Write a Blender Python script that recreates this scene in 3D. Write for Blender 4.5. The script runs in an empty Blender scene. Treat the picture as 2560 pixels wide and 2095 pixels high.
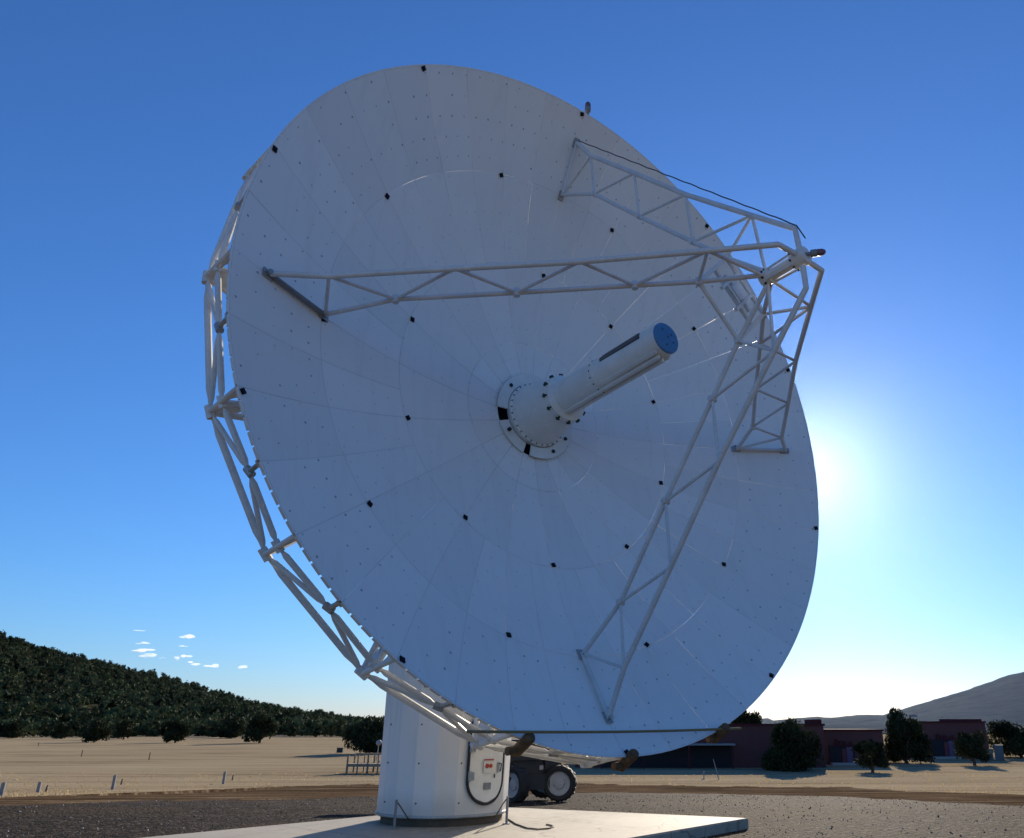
import bpy, math, random
import numpy as np
from mathutils import Vector, Matrix, noise

# ------------------------------------------------------------------ camera, sky, sun, exposure
sc = bpy.context.scene
col = sc.collection
rad = math.radians
CAM_H = 1.75
PITCH = 0.35623
FPX, PPX, PPY, IW = 2052.1, 1584.63, 1047.5, 2560.0

cam_data = bpy.data.cameras.new("camera")
cam = bpy.data.objects.new("camera", cam_data)
col.objects.link(cam)
cam.location = (0, 0, CAM_H)
cam.rotation_euler = (math.pi / 2 + PITCH, 0, 0)
cam_data.sensor_fit = 'HORIZONTAL'
cam_data.sensor_width = 36
cam_data.lens = FPX / IW * 36
cam_data.shift_x = 0.5 - PPX / IW
cam_data.clip_end = 60000
cam_data.clip_start = 0.05
sc.camera = cam

SUN_AZ, SUN_EL = rad(12.8), rad(17.0)       # azimuth from +Y towards +X
world = bpy.data.worlds.new("World")
sc.world = world
world.use_nodes = True
wn, wl = world.node_tree.nodes, world.node_tree.links
bg = wn["Background"]
sky = wn.new("ShaderNodeTexSky")
sky.sky_type = 'NISHITA'
sky.sun_disc = False
sky.sun_elevation = SUN_EL
sky.sun_rotation = SUN_AZ
sky.altitude = 1500
sky.air_density = 1.4
sky.dust_density = 0.5
sky.ozone_density = 10.0
tint = wn.new("ShaderNodeMix")
tint.data_type, tint.blend_type = 'RGBA', 'MULTIPLY'
tint.inputs[0].default_value = 1.0
tint.inputs[7].default_value = (.99, .92, .955, 1)
wl.new(sky.outputs[0], tint.inputs[6])
wl.new(tint.outputs[2], bg.inputs[0])
bg.inputs[1].default_value = 0.09

sun_data = bpy.data.lights.new("sun", 'SUN')
sun_data.energy = 4.5
sun_data.angle = rad(0.5)
sun_data.color = (1.0, 0.87, 0.70)
sun = bpy.data.objects.new("sun", sun_data)
col.objects.link(sun)
S = Vector((math.sin(SUN_AZ) * math.cos(SUN_EL), math.cos(SUN_AZ) * math.cos(SUN_EL), math.sin(SUN_EL)))
sun.rotation_euler = S.to_track_quat('Z', 'Y').to_euler()
sun.location = (20, 60, 40)

sc.view_settings.view_transform = 'Standard'
sc.view_settings.look = 'None'
sc.view_settings.exposure = 0.85
sc.view_settings.gamma = 1.0
sc.render.engine = 'CYCLES'
sc.cycles.use_denoising = True
sc.cycles.max_bounces = 8
sc.cycles.volume_bounces = 2

rng = np.random.default_rng(7)
random.seed(7)

# ------------------------------------------------------------------ where things stand
# the ground falls gently away from the pad; heights are piecewise linear in y
GK = [(-9000, 0.0), (20, 0.0), (27, -0.30), (34, -0.75), (42, -1.2), (52, -1.5), (65, -1.65), (19000, -1.65)]
GKY = np.array([k[0] for k in GK], float)
GKZ = np.array([k[1] for k in GK], float)


def gz(y):
    return float(np.interp(y, GKY, GKZ))


def ray(px, py):
    a, b = (px - PPX) / FPX, (PPY - py) / FPX
    return np.array([a, math.cos(PITCH) - b * math.sin(PITCH), math.sin(PITCH) + b * math.cos(PITCH)])


def on_ground(px, py, lift=0.0):
    """ground point under a sight line (surveyed from the photograph)"""
    d = ray(px, py)
    y = 5.0
    lo, hi = 2.0, 4000.0
    for _ in range(60):
        m = (lo + hi) / 2
        z = CAM_H + d[2] / d[1] * m
        if z > gz(m) + lift:
            lo = m
        else:
            hi = m
    y = lo
    return np.array([d[0] / d[1] * y, y, gz(y) + lift])


def at_depth(px, py, y):
    d = ray(px, py)
    return np.array([d[0] / d[1] * y, y, CAM_H + d[2] / d[1] * y])


# ------------------------------------------------------------------ mesh helpers
class MB:
    def __init__(self):
        self.v, self.f, self.n = [], [], 0

    def add(self, verts, faces):
        verts = np.asarray(verts, float).reshape(-1, 3)
        self.v.append(verts)
        n = self.n
        self.f += [tuple(int(i) + n for i in f) for f in faces]
        self.n += len(verts)
        return self

    def box(self, c, s, rot=None):
        c, s = np.asarray(c, float), np.asarray(s, float) / 2
        p = np.array([[x, y, z] for x in (-1, 1) for y in (-1, 1) for z in (-1, 1)], float) * s
        if rot is not None:
            p = p @ np.array(rot).T
        return self.add(p + c, [(0, 1, 3, 2), (4, 6, 7, 5), (0, 4, 5, 1), (2, 3, 7, 6), (0, 2, 6, 4), (1, 5, 7, 3)])

    def tube(self, a, b, r, r2=None, n=8, cap=True):
        r2 = r if r2 is None else r2
        return self.path([a, b], [r, r2], n, cap)

    def path(self, pts, r, n=8, cap=True):
        pts = [np.asarray(p, float) for p in pts]
        rs = list(r) if hasattr(r, '__len__') else [r] * len(pts)
        ref = None
        V, F = [], []
        k = len(pts)
        for i, p in enumerate(pts):
            t = pts[min(i + 1, k - 1)] - pts[max(i - 1, 0)]
            t = t / (np.linalg.norm(t) + 1e-12)
            if ref is None:
                ref = np.array([0, 0, 1.0]) if abs(t[2]) < .9 else np.array([1.0, 0, 0])
            u = np.cross(t, ref); u /= np.linalg.norm(u) + 1e-12
            w = np.cross(u, t)
            ref = w
            for j in range(n):
                a = 2 * math.pi * (j + .5) / n
                V.append(p + rs[i] * (math.cos(a) * u + math.sin(a) * w))
        for i in range(k - 1):
            for j in range(n):
                j2 = (j + 1) % n
                F.append((i * n + j, i * n + j2, (i + 1) * n + j2, (i + 1) * n + j))
        if cap:
            F.append(tuple(range(n))[::-1])
            F.append(tuple(range((k - 1) * n, k * n)))
        return self.add(V, F)

    def lathe(self, prof, n=32, o=(0, 0, 0), capb=True, capt=True, a0=0.0, a1=2 * math.pi):
        """prof: list of (r, z) round local z"""
        o = np.asarray(o, float)
        full = abs(a1 - a0 - 2 * math.pi) < 1e-6
        m = n if full else n + 1
        V, F = [], []
        for r, z in prof:
            for j in range(m):
                a = a0 + (a1 - a0) * j / n
                V.append(o + np.array([r * math.cos(a), r * math.sin(a), z]))
        for i in range(len(prof) - 1):
            for j in range(n):
                j2 = (j + 1) % m
                F.append((i * m + j, i * m + j2, (i + 1) * m + j2, (i + 1) * m + j))
        if full and capb:
            F.append(tuple(range(m))[::-1])
        if full and capt:
            F.append(tuple(range((len(prof) - 1) * m, len(prof) * m)))
        return self.add(V, F)

    def build(self, name, mat, parent=None, M=None, smooth=False):
        me = bpy.data.meshes.new(name)
        V = np.concatenate(self.v) if self.v else np.zeros((0, 3))
        me.from_pydata(V.tolist(), [], self.f)
        me.update()
        if mat is not None:
            me.materials.append(mat)
        if smooth:
            me.polygons.foreach_set('use_smooth', [True] * len(me.polygons))
            try:
                me.set_sharp_from_angle(angle=rad(38))
            except Exception:
                pass
        return put(name, me, parent, M)


WM = {}


def put(name, data, parent=None, M=None):
    o = bpy.data.objects.new(name, data)
    col.objects.link(o)
    M = Matrix.Identity(4) if M is None else M
    WM[o.name] = M
    if parent is not None:
        o.parent = parent
        o.matrix_parent_inverse = WM[parent.name].inverted()
    o.matrix_basis = M
    return o


def empty(name, loc, rz=0.0):
    M = Matrix.Translation(Vector(loc)) @ Matrix.Rotation(rz, 4, 'Z')
    o = put(name, None, None, M)
    o.empty_display_size = 0.3
    return o


def tag(o, label=None, cat=None, group=None, kind=None):
    if label: o['label'] = label
    if cat: o['category'] = cat
    if group: o['group'] = group
    if kind: o['kind'] = kind
    return o


def npmesh(name, V, F4, mat, attr=None):
    """fast all-quad (or all-tri) mesh from numpy arrays"""
    V = np.asarray(V, np.float32); F4 = np.asarray(F4, np.int32)
    k = F4.shape[1]
    me = bpy.data.meshes.new(name)
    me.vertices.add(len(V)); me.vertices.foreach_set('co', V.ravel())
    me.loops.add(F4.size); me.loops.foreach_set('vertex_index', F4.ravel())
    me.polygons.add(len(F4))
    me.polygons.foreach_set('loop_start', np.arange(0, F4.size, k, dtype=np.int32))
    try:
        me.polygons.foreach_set('loop_total', np.full(len(F4), k, np.int32))
    except Exception:
        pass
    if attr is not None:
        a = me.attributes.new('tone', 'FLOAT', 'FACE')
        a.data.foreach_set('value', np.asarray(attr, np.float32))
    me.update(calc_edges=True)
    me.validate()
    if mat is not None:
        me.materials.append(mat)
    return me


# ------------------------------------------------------------------ materials
class NT:
    def __init__(self, name):
        self.m = bpy.data.materials.new(name)
        self.m.use_nodes = True
        self.t = self.m.node_tree
        self.n, self.l = self.t.nodes, self.t.links
        self.b = self.n["Principled BSDF"]

    def new(self, typ, **kw):
        nd = self.n.new(typ)
        for k, v in kw.items():
            setattr(nd, k, v)
        return nd

    def link(self, a, b):
        self.l.new(a, b)

    def val(self, sock, x):
        if hasattr(x, 'is_linked') or hasattr(x, 'links'):
            self.l.new(x, sock)
        else:
            sock.default_value = x

    def math(self, op, a, b=None, c=None, clamp=False):
        nd = self.new("ShaderNodeMath", operation=op, use_clamp=clamp)
        self.val(nd.inputs[0], a)
        if b is not None: self.val(nd.inputs[1], b)
        if c is not None: self.val(nd.inputs[2], c)
        return nd.outputs[0]

    def mix(self, f, a, b, blend='MIX'):
        nd = self.new("ShaderNodeMix", data_type='RGBA', blend_type=blend)
        self.val(nd.inputs[0], f)
        self.val(nd.inputs[6], a if not isinstance(a, tuple) else (*a, 1))
        self.val(nd.inputs[7], b if not isinstance(b, tuple) else (*b, 1))
        return nd.outputs[2]

    def coords(self, kind='Object', scale=None):
        tc = self.new("ShaderNodeTexCoord")
        o = tc.outputs[kind]
        if scale is not None:
            mp = self.new("ShaderNodeMapping")
            mp.inputs['Scale'].default_value = scale
            self.link(o, mp.inputs[0])
            o = mp.outputs[0]
        return o

    def noise(self, vec, scale, detail=4, rough=.55):
        nd = self.new("ShaderNodeTexNoise")
        nd.inputs['Scale'].default_value = scale
        nd.inputs['Detail'].default_value = detail
        nd.inputs['Roughness'].default_value = rough
        self.link(vec, nd.inputs['Vector'])
        return nd.outputs[0]

    def ramp(self, f, stops):
        nd = self.new("ShaderNodeValToRGB")
        e = nd.color_ramp.elements
        while len(e) < len(stops): e.new(.5)
        for el, (p, c) in zip(e, stops):
            el.position = p
            el.color = (*c, 1) if len(c) == 3 else c
        self.link(f, nd.inputs[0])
        return nd.outputs[0]

    def bump(self, h, strength, dist=.02):
        nd = self.new("ShaderNodeBump")
        nd.inputs['Strength'].default_value = strength
        nd.inputs['Distance'].default_value = dist
        self.link(h, nd.inputs['Height'])
        self.link(nd.outputs[0], self.b.inputs['Normal'])

    def base(self, c, rough=.5, metal=0., spec=.5):
        self.val(self.b.inputs['Base Color'], c if not isinstance(c, tuple) else (*c, 1))
        self.val(self.b.inputs['Roughness'], rough)
        self.b.inputs['Metallic'].default_value = metal
        self.b.inputs['Specular IOR Level'].default_value = spec
        return self.m


def paint(name, c, rough=.45, dirt=.12, scale=3.0, metal=0., spec=.5):
    t = NT(name)
    v = t.coords('Object')
    n1 = t.noise(v, scale, 6, .65)
    n2 = t.noise(v, scale * 9, 3)
    f = t.math('MULTIPLY', t.math('ADD', n1, t.math('MULTIPLY', n2, .5)), .67)
    lo = tuple(x * (1 - dirt * 1.6) for x in c)
    hi = tuple(min(1, x * (1 + dirt * .6)) for x in c)
    cc = t.ramp(f, [(.3, lo), (.7, hi)])
    rr = t.math('ADD', t.math('MULTIPLY', n1, .2), rough - .1)
    return t.base(cc, rr, metal, spec)


M_white = paint("white_paint", (.74, .74, .72), .45, .10)
M_strut = paint("strut_paint", (.70, .70, .69), .45, .14)
M_cone = paint("cone_paint", (.78, .77, .72), .40, .10)
M_dark = paint("dark_steel", (.05, .055, .065), .5, .2)
M_black = paint("black_rubber", (.015, .015, .016), .6, .2)
M_target = paint("target_black", (.006, .007, .012), .6, .1, spec=.2)
M_galv = paint("galvanised", (.40, .40, .39), .4, .2, metal=.4)
M_blue = paint("blue_cap", (.075, .23, .44), .5, .12, 8)
M_green = paint("green_clamp", (.02, .05, .035), .5, .2)
M_brown = paint("rust_brown", (.19, .10, .04), .8, .5, 9)
M_red = paint("red_lens", (.17, .09, .11), .3, .1)
M_rope = paint("yellow_pole", (.30, .215, .09), .8, .2, 20)
M_wood = paint("old_wood", (.32, .245, .165), .85, .4, 5)
M_tyre = paint("tyre", (.012, .012, .013), .8, .3)
M_rim = paint("grey_rim", (.30, .32, .34), .5, .15)
M_chassis = paint("dark_chassis", (.012, .013, .016), .5, .3)
M_signwhite = paint("sign_white", (.7, .68, .62), .5, .05)
M_signred = paint("sign_red", (.45, .05, .03), .5, .05)
M_grey = paint("grey_plate", (.22, .23, .24), .5, .1)
M_post = paint("post_white", (.27, .26, .25), .6, .2)
M_stake = paint("stake_brown", (.12, .085, .055), .8, .3)
M_cab = paint("cabinet_grey", (.12, .135, .14), .5, .15)


def reflector_material():
    """white panels: each panel its own faint tone, small dark screw heads on a polar grid"""
    t = NT("reflector_panels")
    tc = t.new("ShaderNodeTexCoord")
    sx = t.new("ShaderNodeSeparateXYZ")
    t.link(tc.outputs['Object'], sx.inputs[0])
    x, y = sx.outputs[0], sx.outputs[1]
    r = t.math('SQRT', t.math('ADD', t.math('MULTIPLY', x, x), t.math('MULTIPLY', y, y)))
    a = t.math('MULTIPLY', t.math('ARCTAN2', y, x), 180 / math.pi)
    a = t.math('ADD', a, 360.0)
    # panel tone
    at = t.new("ShaderNodeAttribute", attribute_type='GEOMETRY', attribute_name='tone')
    tone = at.outputs['Fac']
    n1 = t.noise(tc.outputs['Object'], .9, 5, .6)
    n2 = t.noise(tc.outputs['Object'], 14, 3, .6)
    f = t.math('ADD', t.math('MULTIPLY', tone, .48), t.math('ADD', t.math('MULTIPLY', n1, .40), t.math('MULTIPLY', n2, .08)))
    c = t.ramp(f, [(.15, (.78, .765, .74)), (.85, (.87, .855, .83))])
    # shade of the gaps between panels, painted as dark lines
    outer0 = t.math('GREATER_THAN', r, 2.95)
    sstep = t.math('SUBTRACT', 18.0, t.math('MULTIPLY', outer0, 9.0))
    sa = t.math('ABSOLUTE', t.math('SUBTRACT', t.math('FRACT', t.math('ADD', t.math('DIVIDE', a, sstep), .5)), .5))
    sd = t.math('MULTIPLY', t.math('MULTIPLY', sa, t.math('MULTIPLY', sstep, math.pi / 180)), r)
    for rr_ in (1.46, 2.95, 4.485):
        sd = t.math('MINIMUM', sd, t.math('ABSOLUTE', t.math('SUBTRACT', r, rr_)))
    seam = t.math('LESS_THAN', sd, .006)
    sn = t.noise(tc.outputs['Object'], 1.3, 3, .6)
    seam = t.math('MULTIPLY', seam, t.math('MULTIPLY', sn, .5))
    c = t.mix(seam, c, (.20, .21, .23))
    # screw grid: rows along r, staggered by row
    row = t.math('DIVIDE', t.math('SUBTRACT', r, 1.02), .295)
    rf = t.math('SUBTRACT', t.math('FRACT', row), .5)
    ri = t.math('FLOOR', row)
    outer = t.math('GREATER_THAN', r, 2.95)
    step = t.math('SUBTRACT', 6.0, t.math('MULTIPLY', outer, 3.0))
    ac = t.math('ADD', t.math('DIVIDE', a, step), t.math('MULTIPLY', t.math('FRACT', t.math('MULTIPLY', ri, .37)), .45))
    af = t.math('SUBTRACT', t.math('FRACT', ac), .5)
    dx = t.math('MULTIPLY', rf, .295)
    dy = t.math('MULTIPLY', t.math('MULTIPLY', af, t.math('MULTIPLY', step, math.pi / 180)), r)
    d = t.math('SQRT', t.math('ADD', t.math('MULTIPLY', dx, dx), t.math('MULTIPLY', dy, dy)))
    wn_ = t.new("ShaderNodeTexWhiteNoise", noise_dimensions='2D')
    cb = t.new("ShaderNodeCombineXYZ")
    t.link(ri, cb.inputs[0]); t.link(t.math('FLOOR', ac), cb.inputs[1])
    t.link(cb.outputs[0], wn_.inputs['Vector'])
    rnd = wn_.outputs['Value']
    rad_ = t.math('ADD', .008, t.math('MULTIPLY', rnd, .010))
    dot = t.math('LESS_THAN', d, rad_)
    dot = t.math('MULTIPLY', dot, t.math('MULTIPLY', t.math('GREATER_THAN', rnd, .25), t.math('MULTIPLY', t.math('ADD', .3, t.math('MULTIPLY', rnd, .6)), t.math('ADD', .35, t.math('MULTIPLY', t.math('GREATER_THAN', r, 4.45), .65)))))
    c = t.mix(dot, c, (.25, .26, .28))
    sv = t.coords('Object', (1.0, .12, .3))
    st = t.noise(sv, 5.0, 5, .7)
    c = t.mix(t.math('MULTIPLY', t.ramp(st, [(.52, (0, 0, 0)), (.72, (1, 1, 1))]), .16), c, (.50, .46, .40))
    t.bump(n1, .04, .05)
    return t.base(c, .40, 0., .5)


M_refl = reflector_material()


def facet_material():
    t = NT("pedestal_paint")
    at = t.new("ShaderNodeAttribute", attribute_type='GEOMETRY', attribute_name='tone')
    v = t.coords('Object')
    n1 = t.noise(v, 1.2, 5, .6)
    f = t.math('ADD', t.math('MULTIPLY', at.outputs['Fac'], .75), t.math('MULTIPLY', n1, .25))
    c = t.ramp(f, [(.1, (.66, .66, .64)), (.9, (.83, .82, .79))])
    st = t.noise(t.coords('Object', (7.0, 7.0, .45)), 1.6, 5, .7)
    c = t.mix(t.math('MULTIPLY', t.ramp(st, [(.55, (0, 0, 0)), (.75, (1, 1, 1))]), .30), c, (.42, .36, .29))
    sz = t.new("ShaderNodeSeparateXYZ"); t.link(v, sz.inputs[0])
    spl = t.math('MULTIPLY', t.ramp(t.math('ADD', sz.outputs[2], t.math('MULTIPLY', n1, -.5)), [(.0, (1, 1, 1)), (.28, (0, 0, 0))]), .35)
    c = t.mix(spl, c, (.36, .30, .23))
    return t.base(c, .34, 0, .5)


M_facet = facet_material()


def ground_materials():
    # dry grass field
    t = NT("dry_grass_ground")
    v = t.coords('Object')
    vs = t.coords('Object', (.22, 1.0, 1.0))
    n1 = t.noise(vs, .16, 6, .65)
    n2 = t.noise(vs, .8, 6, .7)
    n3 = t.noise(v, 9., 4, .7)
    n4 = t.noise(t.coords('Object', (.07, .8, 1.0)), .9, 5, .65)
    f = t.math('ADD', t.math('MULTIPLY', n1, .36), t.math('ADD', t.math('MULTIPLY', n4, .34), t.math('ADD', t.math('MULTIPLY', n2, .15), t.math('MULTIPLY', n3, .2))))
    c = t.ramp(f, [(.40, (.10, .074, .042)), (.46, (.265, .205, .125)), (.53, (.36, .285, .175)), (.68, (.45, .37, .235))])
    t.bump(t.math('ADD', n2, t.math('MULTIPLY', n3, .5)), .8, .12)
    grass = t.base(c, .95, 0, 0.0)
    # brown verge dirt
    t = NT("verge_dirt")
    v = t.coords('Object'); vs = t.coords('Object', (.22, 1.3, 1.0))
    n1 = t.noise(vs, 1.1, 6, .72); n3 = t.noise(v, 9, 4, .7)
    f = t.math('ADD', t.math('MULTIPLY', n1, .7), t.math('MULTIPLY', n3, .3))
    c = t.ramp(f, [(.36, (.03, .018, .010)), (.46, (.07, .046, .027)), (.54, (.13, .09, .055)), (.62, (.28, .21, .125))])
    t.bump(f, .9, .08)
    dirt = t.base(c, .95, 0, 0.0)
    # dark gravel
    t = NT("dark_gravel")
    v = t.coords('Object')
    vo = t.new("ShaderNodeTexVoronoi"); vo.inputs['Scale'].default_value = 12
    t.link(v, vo.inputs['Vector'])
    vo2 = t.new("ShaderNodeTexVoronoi"); vo2.inputs['Scale'].default_value = 30
    t.link(v, vo2.inputs['Vector'])
    sp = t.new("ShaderNodeSeparateColor"); t.link(vo.outputs['Color'], sp.inputs[0])
    sp2 = t.new("ShaderNodeSeparateColor"); t.link(vo2.outputs['Color'], sp2.inputs[0])
    n1 = t.noise(t.coords('Object', (.3, 1.0, 1.0)), .42, 6, .65)
    n2 = t.noise(v, 3.0, 4, .6)
    f = t.math('ADD', t.math('MULTIPLY', sp.outputs[0], .42), t.math('ADD', t.math('MULTIPLY', sp2.outputs[1], .28), t.math('MULTIPLY', n2, .3)))
    c = t.ramp(f, [(.2, (.007, .0055, .004)), (.45, (.027, .0215, .0165)), (.65, (.062, .049, .037)), (.88, (.19, .155, .118))])
    br = t.ramp(n1, [(.50, (0, 0, 0)), (.60, (1, 1, 1))])
    c = t.mix(t.math('MULTIPLY', br, .75), c, (.07, .050, .031))
    h = t.math('ADD', t.math('MULTIPLY', vo.outputs['Distance'], -1.0), t.math('MULTIPLY', vo2.outputs['Distance'], -.5))
    t.bump(h, 1.0, .06)
    gravel = t.base(c, .9, 0, .03)
    # concrete
    t = NT("pad_concrete")
    v = t.coords('Object')
    n1 = t.noise(v, .5, 6, .62); n2 = t.noise(v, 6, 5, .65); n3 = t.noise(v, 60, 3, .6)
    f = t.math('ADD', t.math('MULTIPLY', n1, .5), t.math('ADD', t.math('MULTIPLY', n2, .35), t.math('MULTIPLY', n3, .15)))
    c = t.ramp(f, [(.36, (.21, .185, .14)), (.46, (.34, .31, .245)), (.55, (.38, .345, .275)), (.68, (.43, .395, .315))])
    vo = t.new("ShaderNodeTexVoronoi", feature='DISTANCE_TO_EDGE'); vo.inputs['Scale'].default_value = .32
    vv = t.new("ShaderNodeVectorMath", operation='ADD')
    t.link(v, vv.inputs[0])
    nn = t.new("ShaderNodeTexNoise"); nn.inputs['Scale'].default_value = 1.4; t.link(v, nn.inputs['Vector'])
    t.link(nn.outputs['Color'], vv.inputs[1]); t.link(vv.outputs[0], vo.inputs['Vector'])
    sxy = t.new("ShaderNodeSeparateXYZ"); t.link(v, sxy.inputs[0])
    jx = t.math('ADD', t.math('MULTIPLY', sxy.outputs[0], .92), t.math('MULTIPLY', sxy.outputs[1], -.40))
    jy = t.math('ADD', t.math('MULTIPLY', sxy.outputs[0], .61), t.math('MULTIPLY', sxy.outputs[1], .79))
    j1 = t.math('LESS_THAN', t.math('ABSOLUTE', t.math('SUBTRACT', t.math('FRACT', t.math('DIVIDE', jx, 3.1)), .5)), .004)
    j2 = t.math('LESS_THAN', t.math('ABSOLUTE', t.math('SUBTRACT', t.math('FRACT', t.math('DIVIDE', jy, 3.3)), .5)), .004)
    crack = t.math('MAXIMUM', t.math('LESS_THAN', vo.outputs['Distance'], .004), t.math('MAXIMUM', j1, j2))
    c = t.mix(t.math('MULTIPLY', crack, .6), c, (.14, .12, .10))
    t.bump(f, .25, .02)
    conc = t.base(c, .75, 0, .25)
    return grass, dirt, gravel, conc


M_grass, M_dirt, M_gravel, M_conc = ground_materials()


def foliage(name, c_lo, c_hi):
    t = NT(name)
    at = t.new("ShaderNodeAttribute", attribute_type='GEOMETRY', attribute_name='tone')
    oi = t.new("ShaderNodeObjectInfo")
    f = t.math('ADD', t.math('MULTIPLY', at.outputs['Fac'], .8), t.math('MULTIPLY', oi.outputs['Random'], .2))
    c = t.ramp(f, [(.1, c_lo), (.9, c_hi)])
    m = t.base(c, .8, 0, 0.04)
    # leaves let a little light through
    tr = t.new("ShaderNodeBsdfTranslucent")
    t.link(c, tr.inputs[0])
    mx = t.new("ShaderNodeMixShader"); mx.inputs[0].default_value = .10
    out = t.n["Material Output"]
    t.link(t.b.outputs[0], mx.inputs[1]); t.link(tr.outputs[0], mx.inputs[2])
    t.link(mx.outputs[0], out.inputs[0])
    return m


M_leaf = foliage("juniper_foliage", (.008, .012, .007), (.055, .066, .029))
M_wleaf = foliage("woodland_foliage", (.004, .008, .005), (.105, .132, .060))
M_bark = paint("bark", (.09, .07, .055), .9, .4, 6)

def patchy(mat, reach, soft, scale):
    """thin cover that breaks into patches towards its edge"""
    nt = mat.node_tree
    t = NT.__new__(NT); t.m = mat; t.t = nt; t.n = nt.nodes; t.l = nt.links; t.b = nt.nodes["Principled BSDF"]
    e = t.new("ShaderNodeAttribute", attribute_type='GEOMETRY', attribute_name='edge').outputs['Fac']
    n1 = t.noise(t.coords('Object', (.28, 1.0, 1.0)), scale, 6, .7)
    k = t.math('ADD', e, t.math('MULTIPLY', t.math('SUBTRACT', n1, .5), reach))
    f = t.math('DIVIDE', t.math('SUBTRACT', k, reach * .16), soft, clamp=True)
    tr = t.new("ShaderNodeBsdfTransparent")
    mx = t.new("ShaderNodeMixShader")
    t.link(f, mx.inputs[0]); t.link(tr.outputs[0], mx.inputs[1]); t.link(t.b.outputs[0], mx.inputs[2])
    t.link(mx.outputs[0], t.n["Material Output"].inputs[0])


patchy(M_dirt, 9.0, .8, .55)
patchy(M_gravel, 7.0, .7, .6)

# ------------------------------------------------------------------ ground, road, pad, hills
def ys_for(a, b, step):
    ks = [k for k in GKY if a < k < b]
    n = max(2, int((b - a) / step))
    return np.array(sorted(set([a, b] + ks + list(np.linspace(a, b, n)))))


def strip(name, xs, y0f, y1f, lift, mat, nrow=24):
    """a sheet between two edge curves that follows the ground, `lift` above it"""
    V, F, E_ = [], [], []
    tt = np.linspace(0, 1, nrow)
    for x in xs:
        a, b = y0f(x), y1f(x)
        for u in tt:
            y = a + (b - a) * u
            V.append((x, y, gz(y) + lift)); E_.append(b - y)
    m = nrow
    for i in range(len(xs) - 1):
        for j in range(m - 1):
            F.append((i * m + j, (i + 1) * m + j, (i + 1) * m + j + 1, i * m + j + 1))
    me = npmesh(name, V, F, mat)
    at = me.attributes.new('edge', 'FLOAT', 'POINT')
    at.data.foreach_set('value', np.array(E_, np.float32))
    return tag(put(name, me), kind='structure')


# ground sheet, fine near, to the horizon
ycoords = np.concatenate([-np.geomspace(8000, 20, 16), [-10, 0, 10, 15], np.arange(20, 66, .5), np.geomspace(70, 16800, 48)])
ycoords = np.array(sorted(set(np.round(np.concatenate([ycoords, GKY[(GKY > -8000) & (GKY < 8000)]]), 4))))
xc = np.concatenate([-np.geomspace(14000, 30, 34), np.linspace(-28, 28, 29), np.geomspace(30, 14000, 34)])
V = [(x, y, gz(y)) for x in xc for y in ycoords]
m = len(ycoords)
F = [(i * m + j, (i + 1) * m + j, (i + 1) * m + j + 1, i * m + j + 1) for i in range(len(xc) - 1) for j in range(m - 1)]
tag(put("ground", npmesh("ground", V, F, M_grass)), kind='structure')

# the photographed edge of the gravel yard (seen pixels, left to right)
edge_pts = [on_ground(*p) for p in [(-500, 2012), (0, 1996), (281, 1986), (558, 1973), (760, 1966), (1000, 1962), (1500, 1962), (1800, 1966), (2150, 1972), (2560, 1987), (3000, 2006)]]
EX = np.array([p[0] for p in edge_pts]); EY = np.array([p[1] for p in edge_pts])


def wob(x, s, a):
    return a * (noise.noise(Vector((x * s, 3.1, 0))) + .5 * noise.noise(Vector((x * s * 2.7, 9.1, 0))))


def edge(x):
    return float(np.interp(x, EX, EY))


xs = np.linspace(-45, 40, 420)
strip("dirt_verge", xs, lambda x: 3.0, lambda x: edge(x) + 2.2 + wob(x, .35, 2.0) + wob(x, 1.2, 1.0) + wob(x, 4.0, .35), .015, M_dirt, 160)
grav_pts = [on_ground(*p) for p in [(-500, 2030), (0, 2017), (281, 2008), (558, 2003), (900, 1994), (1500, 1984), (1800, 1987), (2150, 1997), (2560, 2017), (3000, 2040)]]
GX = np.array([p[0] for p in grav_pts]); GY = np.array([p[1] for p in grav_pts])
strip("gravel_yard", xs, lambda x: 4.0, lambda x: float(np.interp(x, GX, GY)) + 1.4 + wob(x + 40, .35, 2.4) + wob(x + 10, 1.3, 1.0) + wob(x, 4.0, .35), .03, M_gravel, 160)

# concrete pad (real slab, 0.2 m thick, slightly worn edge)
PAD_Z = .20
pad = [(2.02, 16.06), (-3.17, 18.37), (-10.1, 9.8), (-5.0, 7.6), (-2.9, 9.6)]
mb = MB()
n = len(pad)
c0 = np.mean(pad, axis=0)
inner = [tuple(np.array(p) + (c0 - np.array(p)) / np.linalg.norm(c0 - np.array(p)) * .03) for p in pad]
V = [(x, y, -.15) for x, y in pad] + [(x, y, PAD_Z - .025) for x, y in pad] + [(x, y, PAD_Z) for x, y in inner]
F = []
for L in (0, n):
    for i in range(n):
        j = (i + 1) % n
        F.append((L + j, L + i, L + n + i, L + n + j))
F.append(tuple(range(2 * n, 3 * n))[::-1])
mb.add(V, F)
tag(mb.build("concrete_pad", M_conc), kind='structure')

# loose stones over the gravel (uncountable)
N = 9000
sx_ = rng.uniform(-17, 12, N); sy_ = 9 + 20 * rng.random(N) ** 1.2
oct_v = np.array([(1, 0, 0), (-1, 0, 0), (0, 1, 0), (0, -1, 0), (0, 0, 1), (0, 0, -1)], float)
oct_f = np.array([(0, 2, 4), (2, 1, 4), (1, 3, 4), (3, 0, 4), (2, 0, 5), (1, 2, 5), (3, 1, 5), (0, 3, 5)])
from mathutils.geometry import intersect_point_line


def in_pad(x, y):
    s = None
    for i in range(n):
        ax, ay = pad[i]; bx, by = pad[(i + 1) % n]
        cr = (bx - ax) * (y - ay) - (by - ay) * (x - ax)
        if s is None: s = cr > 0
        elif (cr > 0) != s: return False
    return True


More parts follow.
